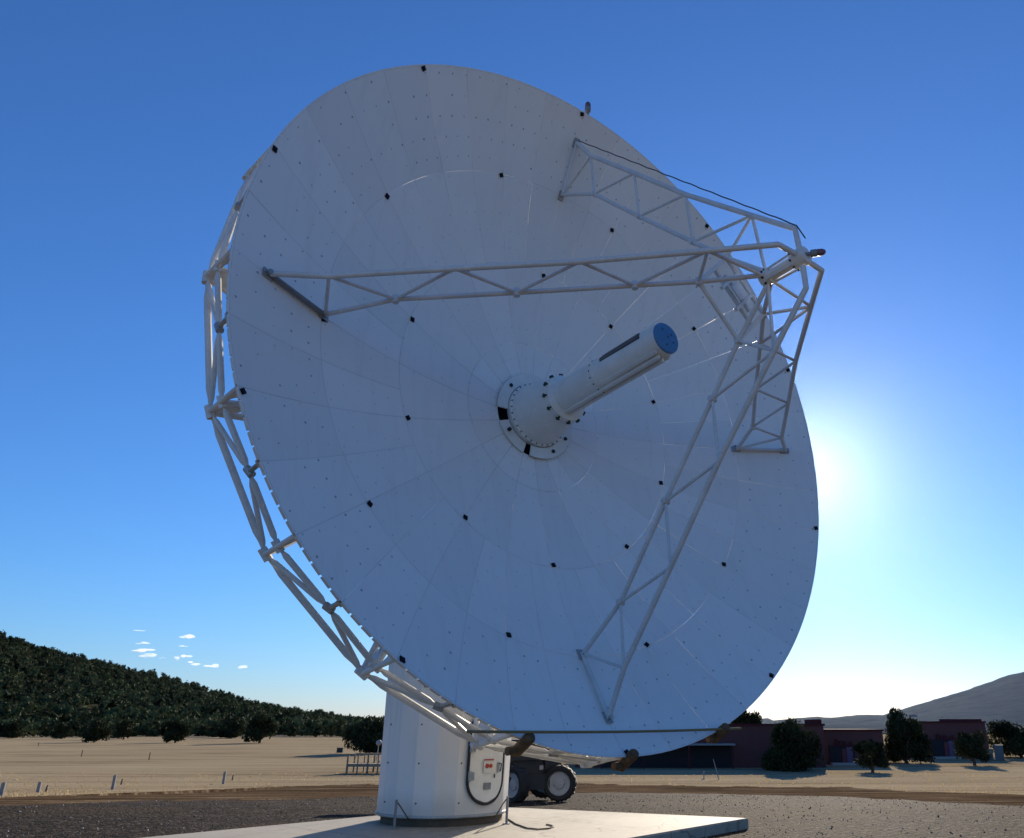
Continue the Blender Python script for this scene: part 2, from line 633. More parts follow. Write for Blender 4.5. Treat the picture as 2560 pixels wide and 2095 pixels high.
keep = [i for i in range(N) if not in_pad(sx_[i], sy_[i]) and sy_[i] < float(np.interp(sx_[i], GX, GY))]
VV, FF, TT = [], [], []
for k, i in enumerate(keep):
    s = .006 + .017 * rng.random() ** 3
    p = oct_v * (s * rng.uniform(.6, 1.3, 3)) + rng.normal(0, s * .12, (6, 3))
    an = rng.uniform(0, 6.28); ca, sa = math.cos(an), math.sin(an)
    p = p @ np.array([[ca, sa, 0], [-sa, ca, 0], [0, 0, 1]])
    VV.append(p + (sx_[i], sy_[i], gz(sy_[i]) + .03 + s * .3)); FF.append(oct_f + 6 * k); TT += [rng.random()] * 8
t = NT("stones")
at = t.new("ShaderNodeAttribute", attribute_type='GEOMETRY', attribute_name='tone')
M_stone = t.base(t.ramp(at.outputs['Fac'], [(0, (.07, .062, .057)), (.6, (.15, .135, .12)), (1, (.42, .39, .36))]), .9, 0, .2)
tag(put("gravel_stones", npmesh("gravel_stones", np.concatenate(VV), np.concatenate(FF), M_stone, TT)),
    "loose pale and dark stones scattered over the gravel yard", "stones", kind='stuff')

# dry grass tufts over the field
def grass_tufts():
    N = 2600
    px = rng.uniform(-200, 2760, N); u = rng.random(N)
    VV, FF, TT = [], [], []
    k = 0
    for i in range(N):
        y = 27 * (1 - u[i]) + 27 * u[i] * 1.0
        y = 26 * (2.6 ** u[i])
        d = ray(px[i], 1811)
        x = d[0] / d[1] * y
        if y < edge(x) + rng.uniform(-1.5, 1.5): continue
        s = rng.uniform(.04, .09) * (1 + y / 150); hgt = s * rng.uniform(.5, 1.1)
        for b in range(5):
            a = rng.uniform(0, 6.28); l = rng.uniform(.3, 1) * s
            w = .012 + s * .09
            bx, by = x + rng.normal(0, s * .5), y + rng.normal(0, s * .5)
            z0 = gz(by)
            ca, sa = math.cos(a), math.sin(a)
            VV.append([(bx - sa * w, by + ca * w, z0), (bx + sa * w, by - ca * w, z0), (bx + ca * l * .7, by + sa * l * .7, z0 + hgt)])
            FF.append((3 * k, 3 * k + 1, 3 * k + 2)); TT.append(rng.random()); k += 1
    t = NT("tuft_straw")
    at = t.new("ShaderNodeAttribute", attribute_type='GEOMETRY', attribute_name='tone')
    mt = t.base(t.ramp(at.outputs['Fac'], [(0, (.34, .26, .16)), (1, (.60, .49, .31))]), .9, 0, 0)
    tr = t.new("ShaderNodeBsdfTranslucent"); tr.inputs[0].default_value = (.36, .275, .15, 1)
    mx = t.new("ShaderNodeMixShader"); mx.inputs[0].default_value = .55
    t.link(t.b.outputs[0], mx.inputs[1]); t.link(tr.outputs[0], mx.inputs[2]); t.link(mx.outputs[0], t.n["Material Output"].inputs[0])
    o = put("grass_tufts", npmesh("grass_tufts", np.concatenate(VV), np.array(FF), mt, TT))
    tag(o, "short straw coloured tufts over the dry field", "grass", kind='stuff')


grass_tufts()


def hill_mesh(name, px_el, y0, y1, mat, rough_a, seed, back=1.3, ncol=160, nrow=40, power=1.0):
    """terrain rising from y0 to a crest at y1; px_el = photographed skyline (pixel x, pixel y)"""
    px = np.array([p[0] for p in px_el], float); py = np.array([p[1] for p in px_el], float)
    V, F = [], []
    H = []
    for i in range(ncol):
        x_ = px[0] + (px[-1] - px[0]) * i / (ncol - 1)
        yy = np.interp(x_, px, py)
        d = ray(x_, yy)
        crest = CAM_H + d[2] / d[1] * y1
        for j in range(nrow):
            u = j / (nrow - 1) * back
            y = y0 + (y1 - y0) * u
            hgt = (crest + 2.0 + 1.65) * (u ** power if u <= 1 else 1 - (u - 1) * .4)
            X = d[0] / d[1] * y1 * (.55 + .45 * (y / y1)) if False else d[0] / d[1] * y
            nz = noise.fractal(Vector((X / rough_a / 4, y / rough_a / 4, seed)), 1.0, 2.1, 5)
            nf = noise.fractal(Vector((X / rough_a * 1.7, y / rough_a * 1.7, seed + 3)), 1.0, 2.1, 4)
            z = -1.65 - 2.0 + hgt + (nz * .12 + nf * .05) * rough_a * min(1, u * 3)
            V.append((X, y, z))
    for i in range(ncol - 1):
        for j in range(nrow - 1):
            F.append((i * nrow + j, (i + 1) * nrow + j, (i + 1) * nrow + j + 1, i * nrow + j + 1))
    o = put(name, npmesh(name, V, F, mat))
    tag(o, kind='structure')
    return o, np.array(V).reshape(ncol, nrow, 3)


t = NT("hill_soil")
v = t.coords('Object')
M_hill = t.base(t.ramp(t.noise(v, .02, 5), [(.35, (.03, .03, .018)), (.65, (.075, .065, .038))]), .95, 0, 0.0)
t = NT("haze_tinted_forest")
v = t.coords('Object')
M_mount = t.base(t.ramp(t.noise(v, .006, 8, .7), [(.35, (.075, .095, .11)), (.65, (.125, .145, .16))]), .95, 0, 0.0)  # forest colour lightened and blued to stand in for distance haze

q = 2560 / 2121
HILL_SKY = [(-3000, 1815), (-2300, 1700), (-1600, 1530), (-1000, 1430), (-420, 1450), (0, 1583), (121, 1624), (241, 1659), (362, 1692), (483, 1724), (604, 1758), (724, 1781), (869, 1806), (1000, 1816), (1400, 1826)]
hill, HV = hill_mesh("wooded_hill", HILL_SKY, 300, 900, M_hill, 30, 2.0, ncol=320, nrow=44, power=1.15)
MT1 = [(1700, 1816), (1900, 1812), (2000, 1806), (2130, 1795), (2200, 1790), (2255, 1775), (2300, 1762), (2365, 1740), (2420, 1722), (2462, 1708), (2520, 1690), (2560, 1679), (2700, 1640), (3000, 1630), (3400, 1640), (3900, 1670), (4600, 1750), (5400, 1812)]
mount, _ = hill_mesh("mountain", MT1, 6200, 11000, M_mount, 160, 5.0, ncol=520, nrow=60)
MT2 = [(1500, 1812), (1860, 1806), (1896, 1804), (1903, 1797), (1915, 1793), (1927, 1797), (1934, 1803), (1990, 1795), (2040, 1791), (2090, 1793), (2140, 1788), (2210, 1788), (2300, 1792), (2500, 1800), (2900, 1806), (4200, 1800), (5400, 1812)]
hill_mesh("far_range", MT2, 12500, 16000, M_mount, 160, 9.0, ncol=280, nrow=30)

# dark scrub beyond the field, out to the mountains
V = []
ycs = np.concatenate([np.geomspace(330, 16700, 32)])
xcs = np.concatenate([-np.geomspace(13900, 60, 30), [0], np.geomspace(60, 13900, 30)])
V = [(x, y, -1.65 + .35 + min(1.2, (y - 330) * .004)) for x in xcs for y in ycs]
m = len(ycs)
F = [(i * m + j, (i + 1) * m + j, (i + 1) * m + j + 1, i * m + j + 1) for i in range(len(xcs) - 1) for j in range(m - 1)]
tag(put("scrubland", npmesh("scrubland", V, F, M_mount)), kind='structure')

# ------------------------------------------------------------------ trees
def crown_points(nl, w, h, base, n, seed):
    """clump centres and leaf quads for an uneven juniper crown"""
    r = np.random.default_rng(seed)
    lob = []
    for i in range(nl):
        a = r.uniform(0, 6.28); rr = w * .5 * r.uniform(.2, .84)
        z = base + (h - base) * r.uniform(.06, .86)
        taper = 1 - .45 * (z - base) / (h - base)
        lob.append((rr * taper * math.cos(a), rr * taper * math.sin(a), z, w * r.uniform(.13, .23) * taper ** .5, (h - base) * r.uniform(.16, .30)))
    lob.append((0, 0, base + (h - base) * .52, w * .30, (h - base) * .44))
    lob.append((0, 0, base + (h - base) * .20, w * .40, (h - base) * .20))
    P, T = [], []
    per = n // len(lob)
    for (x, y, z, a, b) in lob:
        d = r.normal(size=(per, 3)); d /= np.linalg.norm(d, axis=1)[:, None]
        rad_ = r.uniform(.45, 1.12, per)[:, None]
        p = d * rad_ * (a, a, b) + (x, y, z)
        P.append(p); T.append(np.full(per, r.uniform(.1, .75)) + r.uniform(0, .25, per))
    P = np.concatenate(P); T = np.concatenate(T)
    k = P[:, 2] > base * .4
    return P[k], T[k]


def leaf_quads(P, T, size, seed):
    r = np.random.default_rng(seed)
    n = len(P)
    u = r.normal(size=(n, 3)); u /= np.linalg.norm(u, axis=1)[:, None]
    w = r.normal(size=(n, 3)); w -= (w * u).sum(1)[:, None] * u; w /= np.linalg.norm(w, axis=1)[:, None]
    u[:, 2] = np.abs(u[:, 2]) + .2
    s = size * r.uniform(.6, 1.5, n)[:, None]
    V = np.stack([P - u * s - w * s * .45, P - u * s * .2 + w * s * .55, P + u * s * 1.25, P - w * s * .5], 1).reshape(-1, 3)
    F = np.arange(4 * n).reshape(n, 4)
    return V, F, T


def trunk_mb(h, base, w, seed, multi=3):
    r = np.random.default_rng(seed)
    mb = MB()
    tr = .035 * h + .03
    mb.path([(0, 0, -.15), (0.02 * h, 0, base * .5), (.0, .03 * h, base), (.02 * h, 0, h * .55)], [tr * 1.35, tr, tr * .8, tr * .3], 8)
    for i in range(multi + 2):
        a = r.uniform(0, 6.28); l = w * r.uniform(.2, .42)
        z0 = base * r.uniform(.35, 1.0)
        mb.path([(0, 0, z0), (l * .5 * math.cos(a), l * .5 * math.sin(a), z0 + h * .14), (l * math.cos(a), l * math.sin(a), z0 + h * r.uniform(.3, .5))], [tr * .55, tr * .4, tr * .12], 6)
    return mb


def make_tree(name, loc, w, h, base, nleaf, size, seed, label, group=None, rz=0.0, nl=16, lean=0.0):
    root = empty(name, loc, rz)
    Mx = WM[root.name]
    tr = trunk_mb(h, base, w, seed + 5).build("trunk", M_bark, root, Mx, True)
    P, T = crown_points(nl, w, h, base, nleaf, seed)
    if lean:
        P[:, 0] += lean * (P[:, 2] - base)
    Vv, Ff, Tt = leaf_quads(P, T, size, seed + 1)
    me = npmesh("crown", Vv, Ff, M_leaf, Tt)
    put("crown", me, root, Mx)
    return tag(root, label, "tree", group)


def seen_size(px0, px1, py0, py1):
    """ground point and real width/height of something seen between these pixels"""
    g = on_ground((px0 + px1) / 2, py1)
    a, b = on_ground(px0, py1), on_ground(px1, py1)
    top = at_depth((px0 + px1) / 2, py0, g[1])
    return g, abs(b[0] - a[0]), top[2] - g[2]


RT = "junipers by the red buildings"
LT = "junipers along the far edge of the field"
tree_specs = [
    # px0 px1 top base, trunk clear, leaves, leaf size, seed, label
    ("juniper_tree", 1905, 2062, 1798, 1927, .05, 17000, .10, 11, "big dense dark juniper in front of the long red building", RT),
    ("juniper_tree", 2136, 2226, 1855, 1931, .22, 6000, .085, 12, "small round juniper on a short trunk in front of the middle red building", RT),
    ("juniper_tree", 2204, 2326, 1790, 1908, .07, 11000, .11, 13, "tall pointed dark juniper beside the lamp post between two red buildings", RT),
    ("juniper_tree", 2392, 2480, 1836, 1914, .24, 6000, .09, 14, "round juniper with a bare trunk in front of the right red building", RT),
    ("juniper_tree", 2466, 2640, 1808, 1894, .08, 12000, .12, 15, "wide dark juniper behind the grey utility cabinet at the right edge", RT),
    ("juniper_tree", 0 - 14, 58, 1806, 1846, .08, 2500, .25, 21, "wide low juniper at the far left edge of the field", LT),
    ("juniper_tree", 126, 178, 1812, 1847, .1, 2000, .22, 22, "small low juniper second from the left edge of the field", LT),
    ("juniper_tree", 200, 268, 1803, 1856, .1, 2600, .22, 23, "spreading juniper nearest the camera at the left of the field", LT),
    ("juniper_tree", 285, 330, 1800, 1849, .14, 2200, .22, 24, "ragged olive juniper left of the lone round one", LT),
    ("juniper_tree", 406, 468, 1804, 1857, .12, 2800, .22, 25, "lone round dark juniper standing out in the dry field", LT),
    ("juniper_tree", 538, 614, 1796, 1846, .1, 2800, .26, 26, "broad dark juniper left of the tallest field juniper", LT),
    ("juniper_tree", 612, 684, 1788, 1858, .16, 3600, .23, 27, "tallest juniper of the open field, with a forked base", LT),
    ("juniper_tree", 858, 985, 1800, 1884, .06, 10000, .16, 28, "large dense dark juniper behind the wooden deck", None),
]
for (nm, a, b, ty, by, cl, nf, sz, sd, lab, grp) in tree_specs:
    g, w, h = seen_size(a, b, ty, by)
    make_tree(nm, g, w * 1.12, h * 1.04, h * cl, nf, sz * (h / 3.2) ** .3, sd, lab, grp, lean=(-.0))
# a tree behind the long building
p = at_depth(1866, 1790, 92)
make_tree("juniper_tree", (p[0], 92, -1.65), 4.4, 5.0, 1.2, 6000, .16, 31, "dark tree top showing over the roof right beside the dish edge", None)

# trees all over the hill: one wood, too many to tell apart
def woodland():
    rr = np.random.default_rng(99)
    ncol, nrow, _ = HV.shape
    protoV, protoT = [], []
    for s in range(8):
        P, T = crown_points(5, 1.0, 1.0, .08, 110, 200 + s)
        Vv, Ff, Tt = leaf_quads(P, T, .11, 300 + s)
        protoV.append(Vv); protoT.append(Tt)
    VV, TT = [], []
    cnt = 0
    def plant(x, y, z, hgt):
        k = rr.integers(8)
        a = rr.uniform(0, 6.28); ca, sa = math.cos(a), math.sin(a)
        w = hgt * rr.uniform(1.0, 1.5)
        Vv = protoV[k] * (w, w, hgt)
        Vv = Vv @ np.array([[ca, sa, 0], [-sa, ca, 0], [0, 0, 1]])
        VV.append(Vv + (x, y, z)); TT.append(np.clip(protoT[k] * .55 + rr.uniform(-.25, .55), 0, 1))
    # wood edge
    for i in range(420):
        px = rr.uniform(-260, 1250); y = rr.uniform(250, 330)
        d = ray(px, 1811)
        plant(d[0] / d[1] * y, y, -1.75, rr.uniform(3.0, 5.4))
    tgt = 8200
    while cnt < tgt:
        pxs = rr.uniform(-420, 1400) if rr.random() < .8 else rr.uniform(-2900, -420)
        fi = min((pxs + 3000) / 4400 * (ncol - 1), ncol - 1.01); fj = (nrow - 1) * (rr.random() ** .8) * .80
        i, j = int(fi), int(fj)
        u, w = fi - i, fj - j
        p = (HV[i, j] * (1 - u) + HV[i + 1, j] * u) * (1 - w) + (HV[i, j + 1] * (1 - u) + HV[i + 1, j + 1] * u) * w
        if p[0] > 40: continue
        if noise.noise(Vector((p[0] / 45, p[1] / 45, 1.3))) < -.52: continue
        plant(p[0], p[1], p[2] - .3, 2.6 + 4.6 * rr.random() ** 1.3 * (1.25 if rr.random() < .08 else 1))
        cnt += 1
    V = np.concatenate(VV); F = np.arange(len(V)).reshape(-1, 4)
    o = put("hillside_woodland", npmesh("hillside_woodland", V, F, M_wleaf, np.concatenate(TT)))
    tag(o, "dark juniper wood covering the hillside behind the field", "woodland", kind='stuff')


woodland()

# ------------------------------------------------------------------ the radio telescope
R, FOC = 6.0, 4.5625
AZ, EL = 0.744029, 0.105899
VX = np.array([-1.87603, 14.26703, 5.33041 + CAM_H])
dv = np.array([math.sin(AZ) * math.cos(EL), -math.cos(AZ) * math.cos(EL), math.sin(EL)])
hv = np.array([math.cos(AZ), math.sin(AZ), 0.])
vv = np.cross(dv, hv)
if vv[2] < 0: vv = -vv
MD = Matrix(((hv[0], vv[0], dv[0], VX[0]), (hv[1], vv[1], dv[1], VX[1]), (hv[2], vv[2], dv[2], VX[2]), (0, 0, 0, 1)))
if MD.to_3x3().determinant() < 0:
    raise RuntimeError("dish frame is left handed")
PED = np.array([-3.315, 15.70, PAD_Z])
scope = empty("radio_telescope", PED)
tag(scope, "huge white dish radio telescope on a faceted steel pedestal", "radio telescope")


def tz(r):
    return r * r / 4 / FOC


def pol(r, adeg, t):
    a = rad(adeg)
    return np.array([r * math.cos(a), r * math.sin(a), t])


def dish_panels():
    rings = [(.80, 1.46, 20, 4), (1.46, 2.95, 20, 6), (2.95, 4.485, 40, 6), (4.485, 6.0, 40, 6)]
    g = .0013
    V, F, T = [], [], []
    k = 0
    for (r0, r1, cnt, nr) in rings:
        na = max(2, int(round(160 / cnt)))
        for c in range(cnt):
            a0, a1 = 2 * math.pi * c / cnt, 2 * math.pi * (c + 1) / cnt
            tone = rng.random()
            tip = rng.normal(0, .0016, 2)
            grid = {}
            for side in (0, 1):
                for i in range(nr + 1):
                    r = r0 + g + (r1 - r0 - 2 * g) * i / nr
                    ga = g / r
                    for j in range(na + 1):
                        a = a0 + ga + (a1 - a0 - 2 * ga) * j / na
                        x, y, z = r * math.cos(a), r * math.sin(a), tz(r)
                        z += tip[0] * (i / nr - .5) + tip[1] * (j / na - .5)
                        if side:
                            nn = np.array([-x / (2 * FOC), -y / (2 * FOC), 1.0]); nn /= np.linalg.norm(nn)
                            x, y, z = np.array([x, y, z]) - nn * .006
                        V.append((x, y, z)); grid[(side, i, j)] = k; k += 1
            f0 = len(F)
            for i in range(nr):
                for j in range(na):
                    F.append((grid[0, i, j], grid[0, i + 1, j], grid[0, i + 1, j + 1], grid[0, i, j + 1]))
                    F.append((grid[1, i, j], grid[1, i, j + 1], grid[1, i + 1, j + 1], grid[1, i + 1, j]))
            for i in range(nr):
                F.append((grid[0, i, 0], grid[1, i, 0], grid[1, i + 1, 0], grid[0, i + 1, 0]))
                F.append((grid[0, i, na], grid[0, i + 1, na], grid[1, i + 1, na], grid[1, i, na]))
            for j in range(na):
                F.append((grid[0, 0, j], grid[0, 0, j + 1], grid[1, 0, j + 1], grid[1, 0, j]))
                F.append((grid[0, nr, j], grid[1, nr, j], grid[1, nr, j + 1], grid[0, nr, j + 1]))
            T += [tone] * (len(F) - f0)
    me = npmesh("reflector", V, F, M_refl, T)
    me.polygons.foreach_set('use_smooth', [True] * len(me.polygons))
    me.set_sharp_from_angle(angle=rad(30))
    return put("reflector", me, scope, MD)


reflector = dish_panels()

# rim flange: short lips with gaps, behind the panel edge
mb = MB()
NSEG = 200
for i in range(NSEG):
    a0 = 360 / NSEG * i; a1 = a0 + 360 / NSEG * .84
    am = (a0 + a1) / 2
    T0 = tz(6.0)
    P = []
    for a in (a0, a1):
        for r_, t_ in ((5.998, T0 - .008), (5.998, T0 - .075), (5.975, T0 - .075), (5.975, T0 - .012)):
            P.append(pol(r_, a, t_))
    mb.add(P, [(0, 1, 5, 4), (1, 2, 6, 5), (2, 3, 7, 6), (3, 0, 4, 7), (0, 3, 2, 1), (4, 5, 6, 7)])
mb.build("rim_flange", M_strut, reflector, MD)

# optical survey targets: three rings of ten
for (rr_, a0) in ((5.945, 18.6), (4.465, .6), (2.905, 18.2)):
    for k in range(10):
        a = a0 + 36 * k
        ar = rad(a)
        c = pol(rr_, a, tz(rr_))
        nn = np.array([-c[0] / (2 * FOC), -c[1] / (2 * FOC), 1.0]); nn /= np.linalg.norm(nn)
        u = np.array([math.cos(ar + .3), math.sin(ar + .3), 0]); u -= nn * (u @ nn); u /= np.linalg.norm(u)
        w = np.cross(nn, u)
        rot = np.stack([u, w, nn], 1)
        mb = MB().box(c + nn * .014, (.076, .076, .016), rot).box(c + nn * .024, (.05, .05, .01), rot)
        mb.build("survey_target", M_target, scope, MD)

# back structure --------------------------------------------------
NB = 20
TB, TM = 1.12, 1.43
Nn = lambda k: pol(6.025, 18 * k, TB)
Mn = lambda k: pol(5.99, 18 * k, TM)
mid = lambda k: pol(5.97, 18 * k + 9, 1.56)
tap = lambda mb_, a, b, r: mb_.path([a, a + (b - a) * .09, a + (b - a) * .16, a + (b - a) * .84, a + (b - a) * .91, b], [r * .45, r * .55, r, r, r * .55, r * .45], 8)
for k in range(NB):
    tap(MB(), Nn(k), Nn(k + 1), .043).build("outer_ring_tube", M_strut, scope, MD, True)
    tap(MB(), Mn(k), mid(k), .038).build("inner_ring_tube", M_strut, scope, MD, True)
    tap(MB(), mid(k), Mn(k + 1), .038).build("inner_ring_tube", M_strut, scope, MD, True)
    tap(MB(), Nn(k), mid(k), .031).build("ring_diagonal", M_strut, scope, MD, True)
    tap(MB(), mid(k), Nn(k + 1), .031).build("ring_diagonal", M_strut, scope, MD, True)
    # bracket that holds the rim at mid bay
    a = 18 * k + 9
    mfit = MB()
    mfit.tube(mid(k), pol(5.96, a, tz(5.96) - .03), .032)
    mfit.box(pol(5.955, a, tz(5.955) - .06), (.09, .09, .06), np.stack([pol(1, a, 0), pol(1, a + 90, 0), (0, 0, 1)], 1))
    mfit.tube(pol(5.97, a - .55, 1.53), pol(5.97, a + .55, 1.59), .05)
    mfit.build("rim_bracket", M_galv, scope, MD, True)
    # radial truss: chords, webs, node fittings and the inner ring pieces to its neighbour
    mrad = MB()
    pts_l = [(6.025, TB), (4.7, .42), (3.1, -.30), (1.35, -1.0)]
    pts_u = [(5.99, TM), (4.6, tz(4.6) - .16), (3.0, tz(3.0) - .16), (1.35, tz(1.35) - .18)]
    for q_ in range(3):
        mrad.tube(pol(pts_l[q_][0], 18 * k, pts_l[q_][1]), pol(pts_l[q_ + 1][0], 18 * k, pts_l[q_ + 1][1]), .045, n=6)
        mrad.tube(pol(pts_u[q_][0], 18 * k, pts_u[q_][1]), pol(pts_u[q_ + 1][0], 18 * k, pts_u[q_ + 1][1]), .04, n=6)
        mrad.tube(pol(pts_l[q_ + 1][0], 18 * k, pts_l[q_ + 1][1]), pol(pts_u[q_ + 1][0], 18 * k, pts_u[q_ + 1][1]), .03, n=6)
        mrad.tube(pol(pts_l[q_ + 1][0], 18 * k, pts_l[q_ + 1][1]), pol(pts_u[q_][0], 18 * k, pts_u[q_][1]), .03, n=6)
    for q_ in (1, 2):
        mrad.tube(pol(pts_l[q_][0], 18 * k, pts_l[q_][1]), pol(pts_l[q_][0], 18 * k + 18, pts_l[q_][1]), .035, n=6)
        mrad.tube(pol(pts_u[q_][0], 18 * k, pts_u[q_][1]), pol(pts_u[q_][0], 18 * k + 18, pts_u[q_][1]), .035, n=6)
    mrad.tube(pol(6.025, 18 * k - .8, TB), pol(6.025, 18 * k + .8, TB), .056)
    mrad.tube(pol(5.99, 18 * k - .8, TM), pol(5.99, 18 * k + .7, TM), .05)
    mrad.build("radial_truss", M_strut, scope, MD, True)


def gusset(k):
    """radial plate between rim and ring nodes, with a round lightening hole"""
    out = [(5.985, tz(5.985) - .03), (6.06, TB + .02), (6.03, TB - .08), (5.72, TB - .10), (5.55, TB + .06), (5.66, tz(5.66) - .07)]
    hc, hr = np.array([5.82, 1.46]), .15
    n_ = 24
    V, F = [], []
    out = np.array(out)
    # outline resampled by angle about the hole
    for s_ in (-.007, .007):
        ring_o, ring_h = [], []
        for j in range(n_):
            a = 2 * math.pi * j / n_
            dd = np.array([math.cos(a), math.sin(a)])
            best = 1e9
            for i in range(len(out)):
                p, q2 = out[i], out[(i + 1) % len(out)]
                e = q2 - p
                den = dd[0] * e[1] - dd[1] * e[0]
                if abs(den) < 1e-9: continue
                t_ = ((p[0] - hc[0]) * e[1] - (p[1] - hc[1]) * e[0]) / den
                u_ = ((p[0] - hc[0]) * dd[1] - (p[1] - hc[1]) * dd[0]) / den
                if t_ > 0 and -1e-6 <= u_ <= 1 + 1e-6: best = min(best, t_)
            ring_o.append(hc + dd * best); ring_h.append(hc + dd * min(hr, best * .6))
        for p in ring_o + ring_h:
            a = rad(18 * k)
            x, y = p[0] * math.cos(a) - s_ * math.sin(a), p[0] * math.sin(a) + s_ * math.cos(a)
            V.append((x, y, p[1]))
    for j in range(n_):
        j2 = (j + 1) % n_
        F += [(j, j2, n_ + j2, n_ + j), (2 * n_ + j, 3 * n_ + j, 3 * n_ + j2, 2 * n_ + j2),
              (j, 2 * n_ + j, 2 * n_ + j2, j2), (n_ + j, n_ + j2, 3 * n_ + j2, 3 * n_ + j)]
    return MB().add(V, F)


for k in range(NB):
    gb = gusset(k)
    gb.tube(pol(6.04, 18 * k, TB), pol(5.97, 18 * k, tz(5.97) - .05), .034)
    gb.build("gusset_plate", M_strut, scope, MD)

# hub, drive cabin, yoke and pedestal ---------------------------------------
mb = MB().lathe([(1.45, tz(1.45) - .14), (1.45, -1.05), (1.15, -1.35), (1.15, -2.55)], 40, capb=False)
mb.build("hub_drum", M_white, scope, MD, True)
MB().lathe([(.80, tz(.8) - .004), (.80, -.5), (.3, -.5)], 40, capb=False, capt=True).build("hub_well", M_dark, scope, MD, True)

# pedestal: twenty flat faces
ped_h = 3.5
MP = Matrix.Translation(Vector(PED))
NP = 20
PA = rad(4)
mb = MB()
r0p, r1p = 1.105, 1.16
mb.lathe([(r0p, .13), (r1p, ped_h)], NP, a0=PA, a1=PA + 2 * math.pi)
pedestal = mb.build("pedestal", M_facet, scope, MP)
ta = pedestal.data.attributes.new('tone', 'FLOAT', 'FACE')
ta.data.foreach_set('value', np.array([.5 + .5 * math.sin(i * 2.3 + 1.0) * (.6 + .4 * math.cos(i * 5.1)) for i in range(len(pedestal.data.polygons))], np.float32))  # uneven face tones paint in the light steps between facets
MB().lathe([(1.03, 0.0), (1.03, .135)], 40).build("base_ring", M_stake, pedestal, MP)
mb = MB().lathe([(1.122, .125), (1.13, .14), (1.128, .165), (1.11, .17)], NP, a0=PA, a1=PA + 2 * math.pi, capb=False, capt=False)
mb.build("bottom_trim", M_galv, pedestal, MP)
# screws in the facet joints
for j in range(0, NP, 2):
    a = PA + 2 * math.pi * j / NP
    for z in (.35, .95, 1.55, 2.15, 2.75):
        rr_ = r0p + (r1p - r0p) * (z - .13) / (ped_h - .13)
        c = np.array([rr_ * math.cos(a + .05), rr_ * math.sin(a + .05), z])
        MB().tube(c * (.985, .985, 1), c * (1.004, 1.004, 1), .014, n=6).build("screw", M_dark, pedestal, MP)
mb = MB().lathe([(1.2, ped_h), (1.2, ped_h + .25), (1.05, ped_h + .3)], 40)
yoke_z = VX[2] - PED[2]
side = Vector((hv[0], hv[1], 0))
back = Vector((-dv[0], -dv[1], 0)).normalized()
rotY = np.stack([hv, [back.x, back.y, 0], [0, 0, 1]], 1)
for s_ in (-1, 1):
    c = np.array([hv[0] * s_ * 1.5, hv[1] * s_ * 1.5, (ped_h + yoke_z + .4) / 2])
    mb.box(c, (.28, 1.1, yoke_z + .4 - ped_h - .1), rotY)
mb.box((0, 0, ped_h + .45), (3.28, 1.1, .4), rotY)
mb.build("yoke", M_white, scope, MP)
mb = MB()
cen = np.array([0, 0, yoke_z])
mb.tube(cen - hv * 1.75, cen + hv * 1.75, .22, n=20)
mb.build("elevation_axle", M_galv, scope, MP, True)

# door wrapped on the pedestal
toc = -PED[:2] / np.linalg.norm(PED[:2])
DOOR_A = math.atan2(toc[1], toc[0]) + rad(37)


def wrap(u, z, lift):
    """u metres along the wall, z above pad, lift off the wall"""
    rr_ = 1.105 + .055 * (z - .13) / (ped_h - .13) + lift
    a = DOOR_A + u / 1.11
    return np.array([rr_ * math.cos(a), rr_ * math.sin(a), z])


def stadium(w, z0, z1, n_=20):
    r_ = w / 2
    P = []
    for i in range(n_ + 1):
        a = math.pi * i / n_
        P.append((r_ * math.cos(a), z1 - r_ + r_ * math.sin(a)))
    for i in range(n_ + 1):
        a = math.pi + math.pi * i / n_
        P.append((r_ * math.cos(a), z0 + r_ + r_ * math.sin(a)))
    return P


def wrapped_plate(outline, l0, l1, rows=18):
    """closed outline (symmetric about u=0) swept as a curved plate"""
    zs = sorted(set(round(z, 5) for _, z in outline))
    zs = np.linspace(min(zs), max(zs), rows)
    ol = np.array(outline)
    w_ = []
    half = (ol[:, 0].max())
    z0, z1 = ol[:, 1].min(), ol[:, 1].max()
    V, F = [], []
    m_ = 9
    for z in zs:
        dz = max(0, z0 + half - z, z - (z1 - half))
        hw = math.sqrt(max(0, half * half - dz * dz)) + .004
        for j in range(m_):
            V.append(wrap(-hw + 2 * hw * j / (m_ - 1), z, l1))
    for i in range(rows - 1):
        for j in range(m_ - 1):
            F.append((i * m_ + j, i * m_ + j + 1, (i + 1) * m_ + j + 1, (i + 1) * m_ + j))
    return MB().add(V, F)


def wrapped_band(w, z0, z1, wid, lift, r_=.02):
    P = [wrap(u, z, lift) for u, z in stadium(w, z0, z1)]
    P.append(P[0])
    return MB().path(P, wid, 8, False)


DW, DZ0, DZ1 = .70, .33, 1.78
door = wrapped_plate(stadium(DW, DZ0, DZ1), 0, .045).build("door", M_cone, pedestal, MP, True)
wrapped_band(DW + .02, DZ0 - .01, DZ1 + .01, .026, .035).build("door_gasket", M_black, door, MP, True)
for z in (.75, 1.19):
    mb = MB()
    for dz in (-.05, 0, .05):
        mb.tube(wrap(-.335, z + dz - .024, .065), wrap(-.335, z + dz + .024, .065), .030, n=10)
    mb.box(wrap(-.29, z, .06), (.06, .05, .12), [[1, 0, 0], [0, 1, 0], [0, 0, 1]])
    mb.build("hinge", M_galv, door, MP)


def plaque(u, z, w, h, lift, mat, name, parent=door):
    c = wrap(u, z, lift)
    a = DOOR_A + u / 1.11
    nrm = np.array([math.cos(a), math.sin(a), 0]); tan = np.array([-math.sin(a), math.cos(a), 0])
    rot = np.stack([tan, [0, 0, 1], nrm], 1)
    return MB().box(c, (w, h, .014), rot).build(name, mat, parent, MP), c, rot


